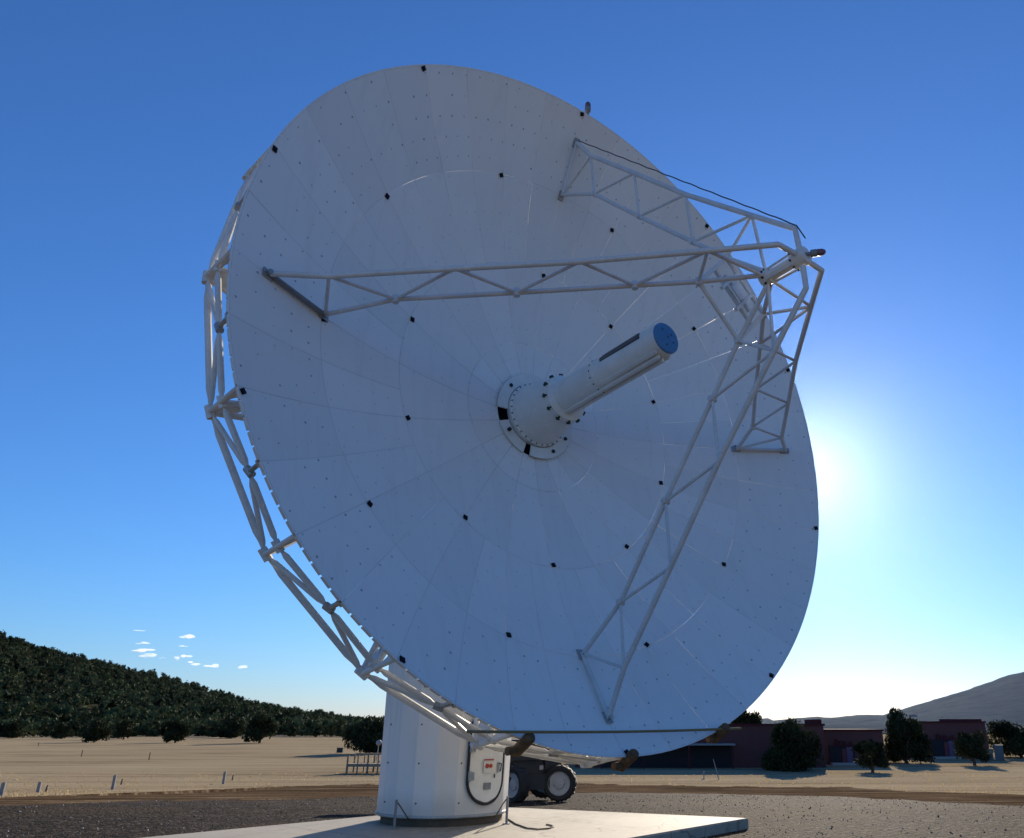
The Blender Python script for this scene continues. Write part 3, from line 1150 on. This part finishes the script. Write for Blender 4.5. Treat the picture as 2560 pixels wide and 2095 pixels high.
plaque(-.015, .90, .20, .21, .062, M_signwhite, "warning_sign")
mb = MB()
c = wrap(-.015, .90, .0725); a = DOOR_A - .015 / 1.11
tan = np.array([-math.sin(a), math.cos(a), 0]); nrm = np.array([math.cos(a), math.sin(a), 0])
rot = np.stack([tan, [0, 0, 1], nrm], 1)
mb.box(c + np.array([0, 0, .095]), (.20, .02, .012), rot)
mb.tube(c + tan * .04, c + tan * .04 + nrm * .012, .032, n=14)
mb.tube(c - tan * .035, c - tan * .035 + nrm * .012, .036, n=14)
mb.build("sign_mark", M_signred, door, MP)
plaque(-.01, .59, .14, .10, .062, M_grey, "name_plate")
plaque(.21, .87, .05, .16, .065, M_galv, "lock_plate")
mb = MB().path([wrap(.21, .93, .08), wrap(.21, .93, .12), wrap(.205, .84, .12), wrap(.20, .81, .11)], .012, 8)
mb.build("door_handle", M_dark, door, MP)
plaque(.12, .74, .02, .06, .07, M_dark, "key_hole")

# grounding posts at the pedestal foot
for name_, px_, hh in (("left", 985, .30), ("right", 1266, .30)):
    g = on_ground(px_, 2070 if name_ == "left" else 2058, 0)
    d = ray(px_, 2072 if name_ == "left" else 2060)
    s_ = (PAD_Z - CAM_H) / d[2]
    b0 = np.array([d[0] * s_, d[1] * s_, PAD_Z])
    root = empty("ground_rod", b0)
    tag(root, "short steel ground rod with a wire at the %s foot of the pedestal" % name_, "ground rod")
    Mx = WM[root.name]
    MB().tube((0, 0, 0), (0, 0, .42), .022, n=8).box((0, 0, .006), (.12, .12, .012)).build("rod", M_grey, root, Mx)
    sg = 1 if name_ == "left" else -1
    MB().path([(0, 0, .40), (.08 * sg, .02, .30), (.18 * sg, .10, .14), (.24 * sg, .16, .10)], .010, 6).build("wire", M_dark, root, Mx)


def pad_pt(px, py, up=0.0):
    d = ray(px, py)
    s_ = (PAD_Z + up - CAM_H) / d[2]
    return np.array([d[0] * s_, d[1] * s_, PAD_Z + up])


cable_px = [(1268, 2046), (1290, 2060), (1318, 2070), (1345, 2073), (1372, 2071), (1384, 2067), (1378, 2063), (1366, 2061)]
cp = [pad_pt(x, y, .012) for x, y in cable_px]
tag(MB().path(cp, .011, 8).build("loose_cable", M_stake, smooth=True), "thin dark cable curling across the sunlit concrete pad", "cable")

# feed cone ---------------------------------------------------------
mb = MB().lathe([(.60, .04), (.615, .06), (.615, .17), (.585, .185), (.425, .93), (.44, .935), (.44, .97), (.425, .975)], 48)
cone = mb.build("feed_cone", M_cone, scope, MD, True)
for j in range(30):
    MB().tube(pol(.60, j * 12, .172), pol(.60, j * 12, .198), .014, n=6).build("flange_bolt", M_grey, cone, MD)
mb = MB()
mb.lathe([(.425, .975), (.43, 1.01), (.375, 1.03), (.322, 1.06), (.300, 1.9), (.308, 1.95), (.308, 2.05), (.292, 2.07), (.270, 3.50), (.266, 3.52)], 48)
# cable tray and ridges along the underside
for a, r_, t0, t1 in ((-104, .325, 1.02, 3.42), (-84, .33, 1.02, 3.40), (-62, .285, 2.07, 3.44), (-122, .285, 2.07, 3.44)):
    u, w = pol(1, a, 0), pol(1, a + 90, 0)
    rot = np.stack([u, w, (0, 0, 1)], 1)
    mb.box(pol(r_ - .01, a, (t0 + t1) / 2), (.07, .05, t1 - t0), rot)
tube_ = mb.build("feed_tube", M_cone, scope, MD, True)
cov = MB().lathe([(.262, 3.515), (.265, 3.545), (.25, 3.56), (.02, 3.563)], 48).build("blue_cover", M_blue, tube_, MD, True)
for (x, y) in ((.1, .08), (-.09, .12), (-.02, -.13), (.13, -.05), (.02, .02)):
    MB().tube((x, y, 3.562), (x, y, 3.572), .012, n=6).build("cover_screw", M_dark, tube_, MD)
for j in range(12):
    a = j * 30 + 8
    u, w = pol(1, a, 0), pol(1, a + 90, 0)
    rot = np.stack([u, w, (0, 0, 1)], 1)
    c = pol(.452, a, .955)
    MB().box(c, (.04, .025, .09), rot).box(c + u * .018, (.025, .07, .025), rot).build("flange_clamp", M_green, tube_, MD)
for j in range(16):
    a = j * 22.5
    MB().tube(pol(.300, a, 2.0), pol(.318, a, 2.0), .013, n=6).build("sleeve_bolt", M_dark, tube_, MD)
# open slot with dark louvre on the upper left of the tube
SLOT = 147


def arc_patch(r, a0, a1, t0, t1, n_=8, cut=.0):
    V, F = [], []
    for i in range(n_ + 1):
        f = i / n_
        a = a0 + (a1 - a0) * f
        for rr_ in (r, r - .03):
            V.append(pol(rr_, a, t0 + cut * f)); V.append(pol(rr_, a, t1 + cut * (f - 1) * .8))
    for i in range(n_):
        b_ = 4 * i
        F += [(b_, b_ + 1, b_ + 5, b_ + 4), (b_ + 2, b_ + 6, b_ + 7, b_ + 3), (b_, b_ + 4, b_ + 6, b_ + 2), (b_ + 1, b_ + 3, b_ + 7, b_ + 5)]
    b_ = 4 * n_
    F += [(0, 2, 3, 1), (b_, b_ + 1, b_ + 3, b_ + 2)]
    return V, F


V, F = arc_patch(.291, SLOT - 20, SLOT + 20, 2.16, 3.22, cut=.10)
slot = MB().add(V, F).build("slot_opening", M_dark, tube_, MD)
for a in (SLOT - 10, SLOT + 2, SLOT + 13):
    MB().tube(pol(.294, a, 2.26), pol(.294, a, 3.14), .008, n=6).build("slot_bar", M_grey, tube_, MD)

# split collar plates round the foot of the cone
def arc_ring(r0, r1, t0, t1, a0, a1, th=.03):
    n_ = 26
    mb = MB()
    mb.lathe([(r0, t0), (r1, t1), (r1, t1 - th), (r0, t0 - th), (r0, t0)], n_, a0=rad(a0), a1=rad(a1), capb=False, capt=False)
    mm = n_ + 1
    mb.f += [(0, mm, 2 * mm, 3 * mm), (n_, 3 * mm + n_, 2 * mm + n_, mm + n_)]
    return mb


for (a0, a1, dz) in ((58, 182, .03), (200, 250, 0), (259, 392, .03)):
    arc_ring(.625, .835, .075 + dz, .085 + dz, a0, a1).build("collar_plate", M_cone, scope, MD, True)
for a in (140, -25, 215, 70, -60):
    MB().lathe([(.035, .09), (.035, .132)], 12, o=pol(.73, a, 0)).build("collar_hole", M_black, scope, MD)

# four legs ----------------------------------------------------------
O = [(5.42, tz(5.42) + .07), (4.81, 2.06), (3.59, 3.18), (2.36, 4.29), (1.15, 5.50), (.49, 6.17), (.15, 6.18)]
I = [(4.46, tz(4.46) + .07), (3.86, 2.08), (2.61, 3.20), (1.39, 4.32), (.72, 4.93), (.10, 5.58)]
for k in range(4):
    A = 90 * k
    P = lambda q_: pol(q_[0], A, q_[1])
    leg = MB().path([P(p_) for p_ in O], .042, 10).build("leg", M_strut, scope, MD, True)
    MB().path([P(p_) for p_ in I], .037, 10).build("lower_chord", M_strut, leg, MD, True)
    mb = MB()
    for a_, b_ in ((O[1], I[0]), (O[1], I[1]), (I[1], O[2]), (O[2], I[2]), (I[2], O[3]), (O[3], I[3]), (I[3], O[4]), (O[4], I[4]), (O[4], I[5])):
        mb.tube(P(a_), P(b_), .025, n=8)
    mb.build("leg_brace", M_strut, leg, MD, True)
    MB().tube(P((5.46, tz(5.46) + .05)), P((4.44, tz(4.44) + .05)), .036, n=8).build("base_bar", M_grey if k == 2 else M_strut, leg, MD, True)  # the left bar's shade is put into its grey colour
    for q_ in (5.44, 4.46):
        c = P((q_, tz(q_) + .02))
        mb = MB().box(c, (.16, .12, .035), np.stack([pol(1, A, .6), pol(1, A + 90, 0), (0, 0, 1)], 1))
        mb.tube(c, c + np.array([0, 0, .1]), .035)
        mb.build("foot", M_galv, leg, MD)
    for q_ in I[1:5]:
        c = P(q_)
        w = pol(1, A + 90, 0)
        MB().tube(c - w * .058, c + w * .058, .047, n=10).build("joint", M_strut, leg, MD, True)
    if k == 1:   # the upper leg carries a cable
        mb = MB()
        pts = []
        for s_ in np.linspace(0, 1, 46):
            r_, t_ = 5.42 + (.49 - 5.42) * s_, O[0][1] + (6.17 - O[0][1]) * s_
            nrm_ = np.array([4.6, 4.93]) / math.hypot(4.6, 4.93)
            sag = .050 + .007 * math.sin(s_ * 75) * random.uniform(.5, 1)
            pts.append(pol(r_ + nrm_[0] * sag, A, t_ + nrm_[1] * sag))
        pts.append(pol(.25, A, 6.3))
        mb.path(pts, .010, 6)
        mb.build("cable_run", M_dark, leg, MD)

# ring of struts that ties the legs, and the mirror bracket frame
for k in range(4):
    mb = MB().tube(pol(.72, 90 * k, 4.93), pol(.72, 90 * k + 90, 4.93), .034, n=8)
    mb.build("tie_strut", M_strut, scope, MD, True)
mb = MB()
e1, e2 = pol(1, -45, 0), pol(1, 45, 0)
ctr = np.array([0, 0, 4.93])
for s_ in (.12, .28):
    mb.box(ctr + e2 * s_ + np.array([0, 0, -.05]), (.045, 1.02 - 2 * s_ + .2, .05), np.stack([e2, e1, (0, 0, 1)], 1))
for s_ in (-.22, .16):
    mb.box(ctr + e1 * s_ + e2 * .22, (.62, .05, .05), np.stack([e2, e1, (0, 0, 1)], 1))
mb.box(ctr + e1 * -.03 + e2 * .2 + np.array([0, 0, .05]), (.26, .24, .03), np.stack([e2, e1, (0, 0, 1)], 1))
mb.build("mirror_bracket", M_strut, scope, MD)
# apex barrel
mb = MB().lathe([(.105, 5.50), (.112, 5.52), (.112, 5.66), (.085, 5.67), (.085, 6.05), (.125, 6.06), (.135, 6.10), (.135, 6.24), (.12, 6.27)], 28)
apex = mb.build("apex_barrel", M_cone, scope, MD, True)
for j in range(8):
    MB().tube(pol(.112, 45 * j + 20, 5.58), pol(.135, 45 * j + 20, 5.58), .017, n=8).build("apex_bolt", M_black, apex, MD)
    MB().tube(pol(.128, 45 * j + 20, 6.08), pol(.152, 45 * j + 20, 6.08), .015, n=8).build("apex_bolt", M_black, apex, MD)
for j in range(4):
    a = 45 + 90 * j
    MB().tube(pol(.105, a, 5.62), pol(.12, a, 6.08), .018, n=8).build("apex_rod", M_strut, apex, MD)


def beacon(base, up, label, k=1.0):
    """red obstruction lamp: stem, body, lens"""
    up = up / np.linalg.norm(up)
    ref = np.array([1., 0, 0]) if abs(up[0]) < .8 else np.array([0, 1., 0])
    x = np.cross(up, ref); x /= np.linalg.norm(x); y = np.cross(up, x)
    Mx = Matrix(((x[0], y[0], up[0], base[0]), (x[1], y[1], up[1], base[1]), (x[2], y[2], up[2], base[2]), (0, 0, 0, 1)))
    b = MB().lathe([(r_ * k, z_ * k) for r_, z_ in [(.03, -.02), (.03, .06), (.06, .07), (.065, .16), (.05, .17)]], 16).build("beacon", M_grey, scope, Mx, True)
    b['label'] = label
    MB().lathe([(r_ * k, z_ * k) for r_, z_ in [(.055, .17), (.06, .2), (.055, .26), (.03, .3), (.005, .31)]], 16).build("lamp_lens", M_red, b, Mx, True)


W = lambda p_: np.array(MD @ Vector(p_))
rimp = W(pol(6.02, 89.2, tz(6.0) - .02))
beacon(rimp, np.array([0, 0, 1.0]), "red warning lamp on the upper rim")
ap = W((0, 0, 6.27))
beacon(ap, np.array(MD.to_3x3() @ Vector((.55, .0, .65))), "small warning lamp at the apex of the legs", .85)

# brown rusted stubs at the lower rim
for a, t0 in ((-105.9, 1.72), (-89.2, 1.74), (-70.9, 1.80)):
    ax = np.array([0, .42, .9]); ax /= np.linalg.norm(ax)
    c0 = pol(6.12, a, t0)
    mb = MB()
    mb.path([c0, c0 + ax * .03, c0 + ax * .36, c0 + ax * .39], [.06, .078, .078, .06], 14)
    mb.tube(c0 + ax * .10 + np.array([-.05, -.02, 0]), c0 + ax * .10 + np.array([-.19, -.03, 0]), .055, n=10)
    mb.build("rim_bumper", M_brown, scope, MD, True)


def on_rim_plane(px, py, t_):
    dd = ray(px, py)
    C_ = VX + dv * t_ - np.array([0, 0, CAM_H])
    return dd * (C_ @ dv) / (dd @ dv) + np.array([0, 0, CAM_H])


# yellow pole lying across the front of the lower rim
a_, b_ = on_rim_plane(1168, 1829, 2.06), on_rim_plane(1852, 1821, 2.10)
pts = [a_ + (b_ - a_) * s_ - np.array([0, 0, .025 * math.sin(math.pi * s_)]) for s_ in np.linspace(0, 1, 24)]
tag(MB().path(pts, .019, 8).build("yellow_pole", M_rope, smooth=True), "long thin yellow pole lying across the lower rim of the dish", "pole")

# ------------------------------------------------------------------ lift vehicle behind the pedestal
g1 = on_ground(1397, 2008)
g0 = on_ground(1288, 2016)
vy = rad(25)
off = (.62 * math.cos(vy) + .46 * math.sin(vy), .62 * math.sin(vy) - .46 * math.cos(vy))
veh = empty("lift_vehicle", (g1[0] - off[0], g1[1] + .12 - off[1], gz(g1[1]) + .03), vy)
tag(veh, "black wheeled lift machine with grey rims parked behind the pedestal", "lift machine")
MV = WM[veh.name]
RW = .43


def wheel(cx, cy, yaw=0.0):
    Mx = MV @ Matrix.Translation((cx, cy, RW)) @ Matrix.Rotation(yaw, 4, 'Z') @ Matrix.Rotation(math.pi / 2, 4, 'X')
    ty = MB().lathe([(.29, -.13), (.38, -.145), (.42, -.12), (RW, -.06), (RW, .06), (.42, .12), (.38, .145), (.29, .13)], 36, capb=False, capt=False)
    for j in range(22):
        a = 2 * math.pi * j / 22
        ty.box((RW * math.cos(a), RW * math.sin(a), .06 if j % 2 else -.06), (.03, .05, .13), [[math.cos(a), -math.sin(a), 0], [math.sin(a), math.cos(a), 0], [0, 0, 1]])
    w_ = ty.build("wheel", M_tyre, veh, Mx, True)
    mb = MB().lathe([(.30, -.10), (.31, .10), (.295, .12), (.27, .06), (.14, .05), (.13, .09), (.06, .10)], 36)
    mb.build("rim", M_rim, w_, Mx, True)
    return w_


# +z of the wheel lathe looks to -y of the vehicle (towards the camera)
wheel(.62, -.46, rad(-30))
wheel(-.60, -.56, rad(-68))
wheel(.62, .80, rad(-20))
wheel(-.76, .80, rad(-40))
mb = MB()
mb.box((-.1, .17, .66), (1.7, .8, .42)).box((.1, .17, .90), (1.3, .7, .14))
mb.box((.62, -.2, .50), (.26, .46, .22)).box((-.60, -.25, .50), (.26, .46, .22))
mb.box((-.08, -.2, .47), (.9, .4, .36))
mb.add([(.25, -.33, .75), (.25, .6, .75), (.95, .6, .74), (.95, -.33, .74), (.25, -.33, .98), (.25, .6, .98), (.80, .6, .86), (.80, -.33, .86)],
       [(0, 1, 2, 3), (4, 7, 6, 5), (0, 3, 7, 4), (1, 5, 6, 2), (0, 4, 5, 1), (3, 2, 6, 7)])
mb.build("chassis", M_chassis, veh, MV)
mb = MB()
pr = [(-.9, .98), (.05, .98), (.30, 1.02), (.62, 1.22), (.62, 1.42), (.1, 1.48), (-.9, 1.48)]
V = [(x, y, z) for y in (-.28, .62) for x, z in pr]
k_ = len(pr)
F = [tuple(range(k_))[::-1], tuple(range(k_, 2 * k_))] + [(i, (i + 1) % k_, k_ + (i + 1) % k_, k_ + i) for i in range(k_)]
mb.add(V, F)
mb.build("turntable", M_chassis, veh, MV)
mb = MB().box((.42, .1, 1.12), (.72, .5, .16)).box((.70, .1, 1.02), (.12, .42, .12))
mb.build("counterweight", M_grey, veh, MV)
for x_ in (-.55, .18):
    MB().box((x_, -.245, .80), (.10, .02, .10)).build("reflector_patch", M_rim, veh, MV)
mb = MB().path([(-.8, .3, 1.5), (-1.3, .6, 1.7), (-2.2, 1.1, 1.75)], .1, 8)
mb.build("boom", M_chassis, veh, MV)

# ------------------------------------------------------------------ wooden deck, instrument, boxes
gl, gr_ = on_ground(866, 1934), on_ground(958, 1936)
dk_w = abs(gr_[0] - gl[0]) * 1.25
dk = empty("wooden_deck", gl, 0.0)
tag(dk, "small weathered wooden deck with railing left of the pedestal", "deck")
MK = WM[dk.name]
top = at_depth(866, 1884, gl[1])[2] - gl[2]
flr = at_depth(866, 1911, gl[1])[2] - gl[2]
DP = 1.6
for yy in (0, DP):
    for i, x_ in enumerate(np.linspace(0, dk_w, 6)):
        MB().box((x_, yy, top / 2), (.09 if i % 2 else .13, .09, top)).build("post", M_wood, dk, MK)
mb = MB()
for yy in (-.02, DP + .02):
    mb.box((dk_w / 2, yy, top - .04), (dk_w + .14, .14, .08))
for x_ in (0, dk_w):
    mb.box((x_, DP / 2, top - .04), (.1, DP - .1, .075))
mb.build("railing", M_wood, dk, MK)
mb = MB()
for i in range(10):
    mb.box((dk_w / 2, DP * (i + .5) / 10, flr), (dk_w + .1, DP / 10 - .012, .045))
mb.box((dk_w / 2, -.07, flr - .06), (dk_w + .1, .04, .20))
mb.box((dk_w / 2, DP + .07, flr - .06), (dk_w + .1, .04, .20))
mb.build("deck_boards", M_wood, dk, MK)

g = on_ground(947, 1930)
yb = g[1] + 1.0
ih = at_depth(947, 1857, yb)
ins = empty("weather_instrument", (ih[0], yb, gz(yb)))
tag(ins, "pale round instrument head on a thin tripod behind the deck railing", "instrument")
MI = WM[ins.name]
hh = ih[2] - gz(yb)
mb = MB()
for j in range(3):
    a = j * 2.09 + .5
    mb.tube((.42 * math.cos(a), .42 * math.sin(a), 0), (0, 0, hh * .62), .022, n=6)
mb.tube((0, 0, hh * .55), (0, 0, hh - .1), .03, n=8)
mb.build("tripod", M_galv, ins, MI)
mb = MB().lathe([(.02, -.22), (.14, -.16), (.22, -.02), (.2, .1), (.1, .2), (.01, .22)], 18, o=(0, 0, hh))
mb.box((.18, -.05, hh + .05), (.14, .1, .16))
mb.build("head", M_rim, ins, MI, True)

g = on_ground(850, 1884)
bx = empty("equipment_box", g)
tag(bx, "small dark equipment box in the field beside the large juniper", "box")
hb = at_depth(850, 1870, g[1])[2] - g[2]
MB().box((0, 0, hb * .5 + .06), (hb * 1.15, hb * .8, hb * .88)).build("cabinet", M_chassis, bx, WM[bx.name])
MB().box((0, 0, hb + .02), (hb * 1.25, hb * .9, .05)).build("lid", M_stake, bx, WM[bx.name])

# ------------------------------------------------------------------ posts along the yard and out in the field
PG = "white marker posts along the yard edge"
post_spec = [(2, 1990, 1955, "white marker post cut by the left edge of the photo"),
             (94, 1983, 1954, "leftmost whole white marker post beside the dirt verge"),
             (281, 1974, 1937, "white marker post between the leftmost one and the one nearest the pedestal"),
             (558, 1960, 1928, "white marker post nearest the wooden deck")]
for (px_, by, ty, lab) in post_spec:
    g = on_ground(px_, by)
    h_ = at_depth(px_, ty, g[1])[2] - g[2]
    mb = MB()
    w_ = .07
    mb.add([(-w_, -.03, -.1), (w_, -.03, -.1), (w_, .03, -.1), (-w_, .03, -.1), (-w_, -.03, h_ - .05), (w_, -.03, h_ - .02), (w_, .03, h_ - .02), (-w_, .03, h_ - .05), (0, -.03, h_), (0, .03, h_)],
           [(0, 1, 5, 8, 4), (3, 7, 9, 6, 2), (0, 4, 7, 3), (1, 2, 6, 5), (4, 8, 9, 7), (8, 5, 6, 9), (0, 3, 2, 1)])
    tag(mb.build("marker_post", M_post, None, Matrix.Translation(Vector(g))), lab, "post", PG)
SG = "small brown stakes beside the white posts"
for (px_, by, ty, lab) in [(114, 1979, 1963, "small brown stake right of the leftmost whole white post"),
                           (302, 1962, 1947, "small brown stake right of the middle white post"),
                           (580, 1951, 1937, "small brown stake right of the white post nearest the deck")]:
    g = on_ground(px_, by)
    h_ = at_depth(px_, ty, g[1])[2] - g[2]
    mb = MB().path([(0, 0, -.1), (.01, 0, h_ * .5), (.03, 0, h_)], [.045, .04, .03], 6)
    tag(mb.build("stake", M_stake, None, Matrix.Translation(Vector(g))), lab, "stake", SG)
FG = "thin dark posts out in the dry field"
for (px_, by, ty, lab) in [(95, 1866, 1855, "thin dark field post farthest left and farthest away"),
                           (203, 1892, 1874, "thin dark field post below the spreading juniper"),
                           (372, 1900, 1880, "thin dark field post nearest, below the lone round juniper")]:
    g = on_ground(px_, by)
    h_ = at_depth(px_, ty, g[1])[2] - g[2]
    mb = MB().path([(0, 0, -.1), (.0, 0, h_ * .9), (0, 0, h_)], [.05, .045, .02], 6)
    tag(mb.build("field_post", M_stake, None, Matrix.Translation(Vector(g))), lab, "post", FG)
g = on_ground(1760, 1948)
h_ = at_depth(1760, 1928, g[1])[2] - g[2]
mb = MB().path([(0, 0, -.1), (0, 0, h_)], .035, 6).box((-.05, 0, .03), (.2, .1, .06))
tag(mb.build("metal_stake", M_grey, None, Matrix.Translation(Vector(g))), "short upright metal stake in the field right of the dish bottom", "stake")
g = on_ground(1798, 1950)
tp = at_depth(1783, 1898, g[1] + .6) - g
mb = MB().path([(0, 0, -.1), tuple(tp * .5), tuple(tp)], [.035, .03, .025], 6)
tag(mb.build("leaning_pole", M_post, None, Matrix.Translation(Vector(g))), "thin pale pole leaning left in front of the long red building", "pole")

# ------------------------------------------------------------------ red buildings
M_wall = paint("maroon_stucco", (.125, .045, .042), .9, .15, 1.2)
M_trim = paint("dark_maroon_trim", (.10, .03, .032), .95, .2, spec=0.05)
M_recess = paint("recess_shade", (.02, .014, .018), .8, .2)  # near-black colour that holds the shade of the recesses
M_doorred = paint("red_door", (.15, .02, .03), .6, .1)
M_purple = paint("purple_door", (.12, .07, .13), .6, .1)
M_step = paint("pale_step", (.45, .40, .36), .8, .15)


def pxw(px, y):
    d = ray(px, 1811)
    return d[0] / d[1] * y


def building(px0, px1, roof_py, base_py, label, name="red_building", depth=9.0, porch=None, blocks=(), taper=0.0):
    g = on_ground((px0 + px1) / 2, base_py)
    y = g[1]
    x0, x1 = pxw(px0, y), pxw(px1, y)
    h_ = at_depth(px0, roof_py, y)[2] - g[2]
    root = empty(name, ((x0 + x1) / 2, y, g[2]))
    tag(root, label, "building", "low red buildings")
    Mx = WM[root.name]
    W_ = x1 - x0
    mb = MB()
    tp = taper
    f0 = [(-W_ / 2, 0, -.3), (W_ / 2, 0, -.3), (W_ / 2 - tp, tp, h_), (-W_ / 2 + tp, tp, h_)]
    b0_ = [(-W_ / 2, depth, -.3), (W_ / 2, depth, -.3), (W_ / 2 - tp, depth - tp, h_), (-W_ / 2 + tp, depth - tp, h_)]
    mb.add(f0 + b0_, [(0, 1, 2, 3), (5, 4, 7, 6), (1, 5, 6, 2), (4, 0, 3, 7)])
    wall = mb.build("wall", M_wall, root, Mx)
    mb = MB().box((0, depth / 2, h_ + .04), (W_ - 2 * tp + .24, depth - 2 * tp + .24, .16))
    for (bx0, bx1, bz) in blocks:
        xa, xb = pxw(bx0, y) - (x0 + x1) / 2, pxw(bx1, y) - (x0 + x1) / 2
        mb.box(((xa + xb) / 2, 1.6, h_ + .12 + bz / 2), (xb - xa, 2.6, bz))
    mb.build("roof", M_trim, root, Mx)
    if porch:
        pa, pb, pz0, pz1 = porch
        xa, xb = pxw(pa, y) - (x0 + x1) / 2, pxw(pb, y) - (x0 + x1) / 2
        zt = at_depth(pa, pz1, y)[2] - g[2]
        pw = xb - xa
        # the entrance: frame posts, lintel, slab painted in recess shade, two doors, stepped crest
        e = MB().box(((xa + xb) / 2, -.02, zt / 2), (pw, .12, zt)).build("entrance", M_recess, root, Mx)
        MB().box((xa + pw * .58, -.10, zt * .42), (pw * .16, .06, zt * .84)).build("door", M_doorred, e, Mx)
        MB().box((xa + pw * .80, -.10, zt * .46), (pw * .24, .06, zt * .92)).build("door", M_purple, e, Mx)
        mb = MB()
        for i, (u, w_, hh_) in enumerate(((.30, .12, .55), (.40, .10, .40), (.58, .10, .42), (.66, .06, .30), (.80, .05, .28), (.90, .05, .42))):
            mb.box((xa + pw * u, -.07, zt + hh_ / 2), (pw * w_, .08, hh_))
        mb.box((xa + pw * .62, -.10, zt + .02), (pw * .78, .10, .16))
        mb.build("crest", M_trim, e, Mx)
        MB().box(((xa + xb) / 2, -.55, .05), (pw * 1.02, .9, .28)).build("step", M_step, root, Mx)
    return root, Mx, W_, h_, (x0 + x1) / 2, y


b1 = building(1440, 2058, 1813, 1919, "longest low red building with a dark open bay, partly behind the dish", depth=12, blocks=((2028, 2056, .35),))
root, Mx, W_, h_, cx_, y_ = b1
# bay shadow painted as a dark slab, projecting ledge at the left part
xa, xb = pxw(1500, y_) - cx_, pxw(1830, y_) - cx_
zt = at_depth(1600, 1862, y_)[2] + 1.65
MB().box(((xa + xb) / 2, -.9, zt + .06), (xb - xa, 2.0, .14)).build("ledge", M_grey, root, Mx)
mb = MB().box(((xa + xb) / 2, .05 - .08, zt / 2), (xb - xa - .3, .10, zt - .02))
mb.build("bay_shade", M_recess, root, Mx)
for u in (.02, .33, .66, .98):
    MB().box((xa + (xb - xa) * u, -1.75, zt / 2), (.14, .14, zt)).build("bay_post", M_trim, root, Mx)
building(2064, 2208, 1827, 1912, "middle red building with a stepped dark entrance and pale step", porch=(2068, 2130, 0, 1864), taper=.12)
building(2302, 2466, 1806, 1896, "right red building with a stepped dark entrance behind two junipers", porch=(2322, 2384, 0, 1848), blocks=((2372, 2458, .22),), taper=.12)

g = on_ground(2500, 1900)
cb = empty("utility_cabinet", g, rad(-20))
tag(cb, "grey utility cabinet standing right of the right red building", "cabinet")
hb = at_depth(2500, 1864, g[1])[2] - g[2]
MB().box((0, 0, hb / 2), (hb * .62, hb * .5, hb)).build("body", M_cab, cb, WM[cb.name])
MB().box((0, 0, hb + .03), (hb * .68, hb * .56, .07)).build("lid", M_cab, cb, WM[cb.name])
MB().box((-hb * .62, -.1, hb * .38), (hb * .38, hb * .4, hb * .76)).build("side_box", M_cab, cb, WM[cb.name])

g = on_ground(2292, 1902)
lp = empty("lamp_post", g)
tag(lp, "slim lamp post with a flat head rising beside the tall pointed juniper", "lamp post")
h_ = at_depth(2292, 1790, g[1])[2] - g[2]
MB().tube((-.15, 0, -.2), (-.15, 0, h_), .06, .045, n=8).build("pole", M_dark, lp, WM[lp.name])
MB().box((.12, 0, h_), (.75, .34, .16)).box((.12, 0, h_ + .10), (.6, .3, .05)).build("lamp_head", M_grey, lp, WM[lp.name])

# ------------------------------------------------------------------ small far clouds (outside the haze)
def clouds():
    spec = [(472, 1593, 26, 9, 1.0), (360, 1627, 40, 9, .8), (368, 1638, 30, 8, .9), (365, 1607, 16, 7, .6), (444, 1645, 13, 8, 1.0),
            (463, 1640, 18, 8, .9), (526, 1665, 24, 9, .9), (610, 1667, 22, 6, .7), (486, 1661, 20, 6, .7), (345, 1608, 22, 4, .4), (458, 1615, 16, 4, .5),
            (403, 1645, 10, 4, .4), (351, 1576, 26, 4, .25), (475, 1655, 14, 5, .6)]
    t = NT("cloud_vapour")
    t.n.remove(t.b)
    out = t.n["Material Output"]
    vol = t.new("ShaderNodeVolumePrincipled")
    vol.inputs['Color'].default_value = (.92, .97, 1, 1)
    vol.inputs['Density'].default_value = .0055
    vol.inputs['Anisotropy'].default_value = .6
    t.link(vol.outputs[0], out.inputs['Volume'])
    Y = 24000.0
    VV, FF = [], []
    k = 0
    import bmesh
    bm = bmesh.new()
    bmesh.ops.create_icosphere(bm, subdivisions=3, radius=1)
    sv = np.array([v.co[:] for v in bm.verts]); sf = np.array([[v.index for v in f.verts] for f in bm.faces])
    bm.free()
    r = np.random.default_rng(5)
    for (px, py, w, h, dens) in spec:
        for b in range(4):
            p = at_depth(px + r.normal(0, w * .28), py + r.normal(0, h * .18), Y + r.uniform(-400, 400))
            sc_ = Y / FPX * .94
            a = w * sc_ * .5 * r.uniform(.6, 1.1); c = h * sc_ * .5 * r.uniform(.6, 1.1) * dens
            V = sv.copy()
            nz = np.array([noise.fractal(Vector(x) * 1.6 + Vector((px, b * 7.0, 0)), 1., 2., 4) for x in V])
            V *= (1 + .28 * nz)[:, None]
            VV.append(V * (a, a * .8, c) + p); FF.append(sf + k); k += len(sv)
    o = put("clouds", npmesh("clouds", np.concatenate(VV), np.concatenate(FF), t.m))
    tag(o, "small white wisps of cloud low over the left hill", "clouds", kind='stuff')


clouds()

# ------------------------------------------------------------------ haze
HZ = 1100.0
HAZE_DENSITY = .0000014
t = NT("haze_air")
t.n.remove(t.b)
vol = t.new("ShaderNodeVolumePrincipled")
vol.inputs['Color'].default_value = (.66, .82, 1.0, 1)
vol.inputs['Density'].default_value = HAZE_DENSITY
vol.inputs['Anisotropy'].default_value = .925
t.link(vol.outputs[0], t.n["Material Output"].inputs['Volume'])
mb = MB().box((0, 4300, HZ / 2 - 10), (30000, 26000, HZ + 10))
hz = mb.build("haze", t.m)
tag(hz, kind='stuff')
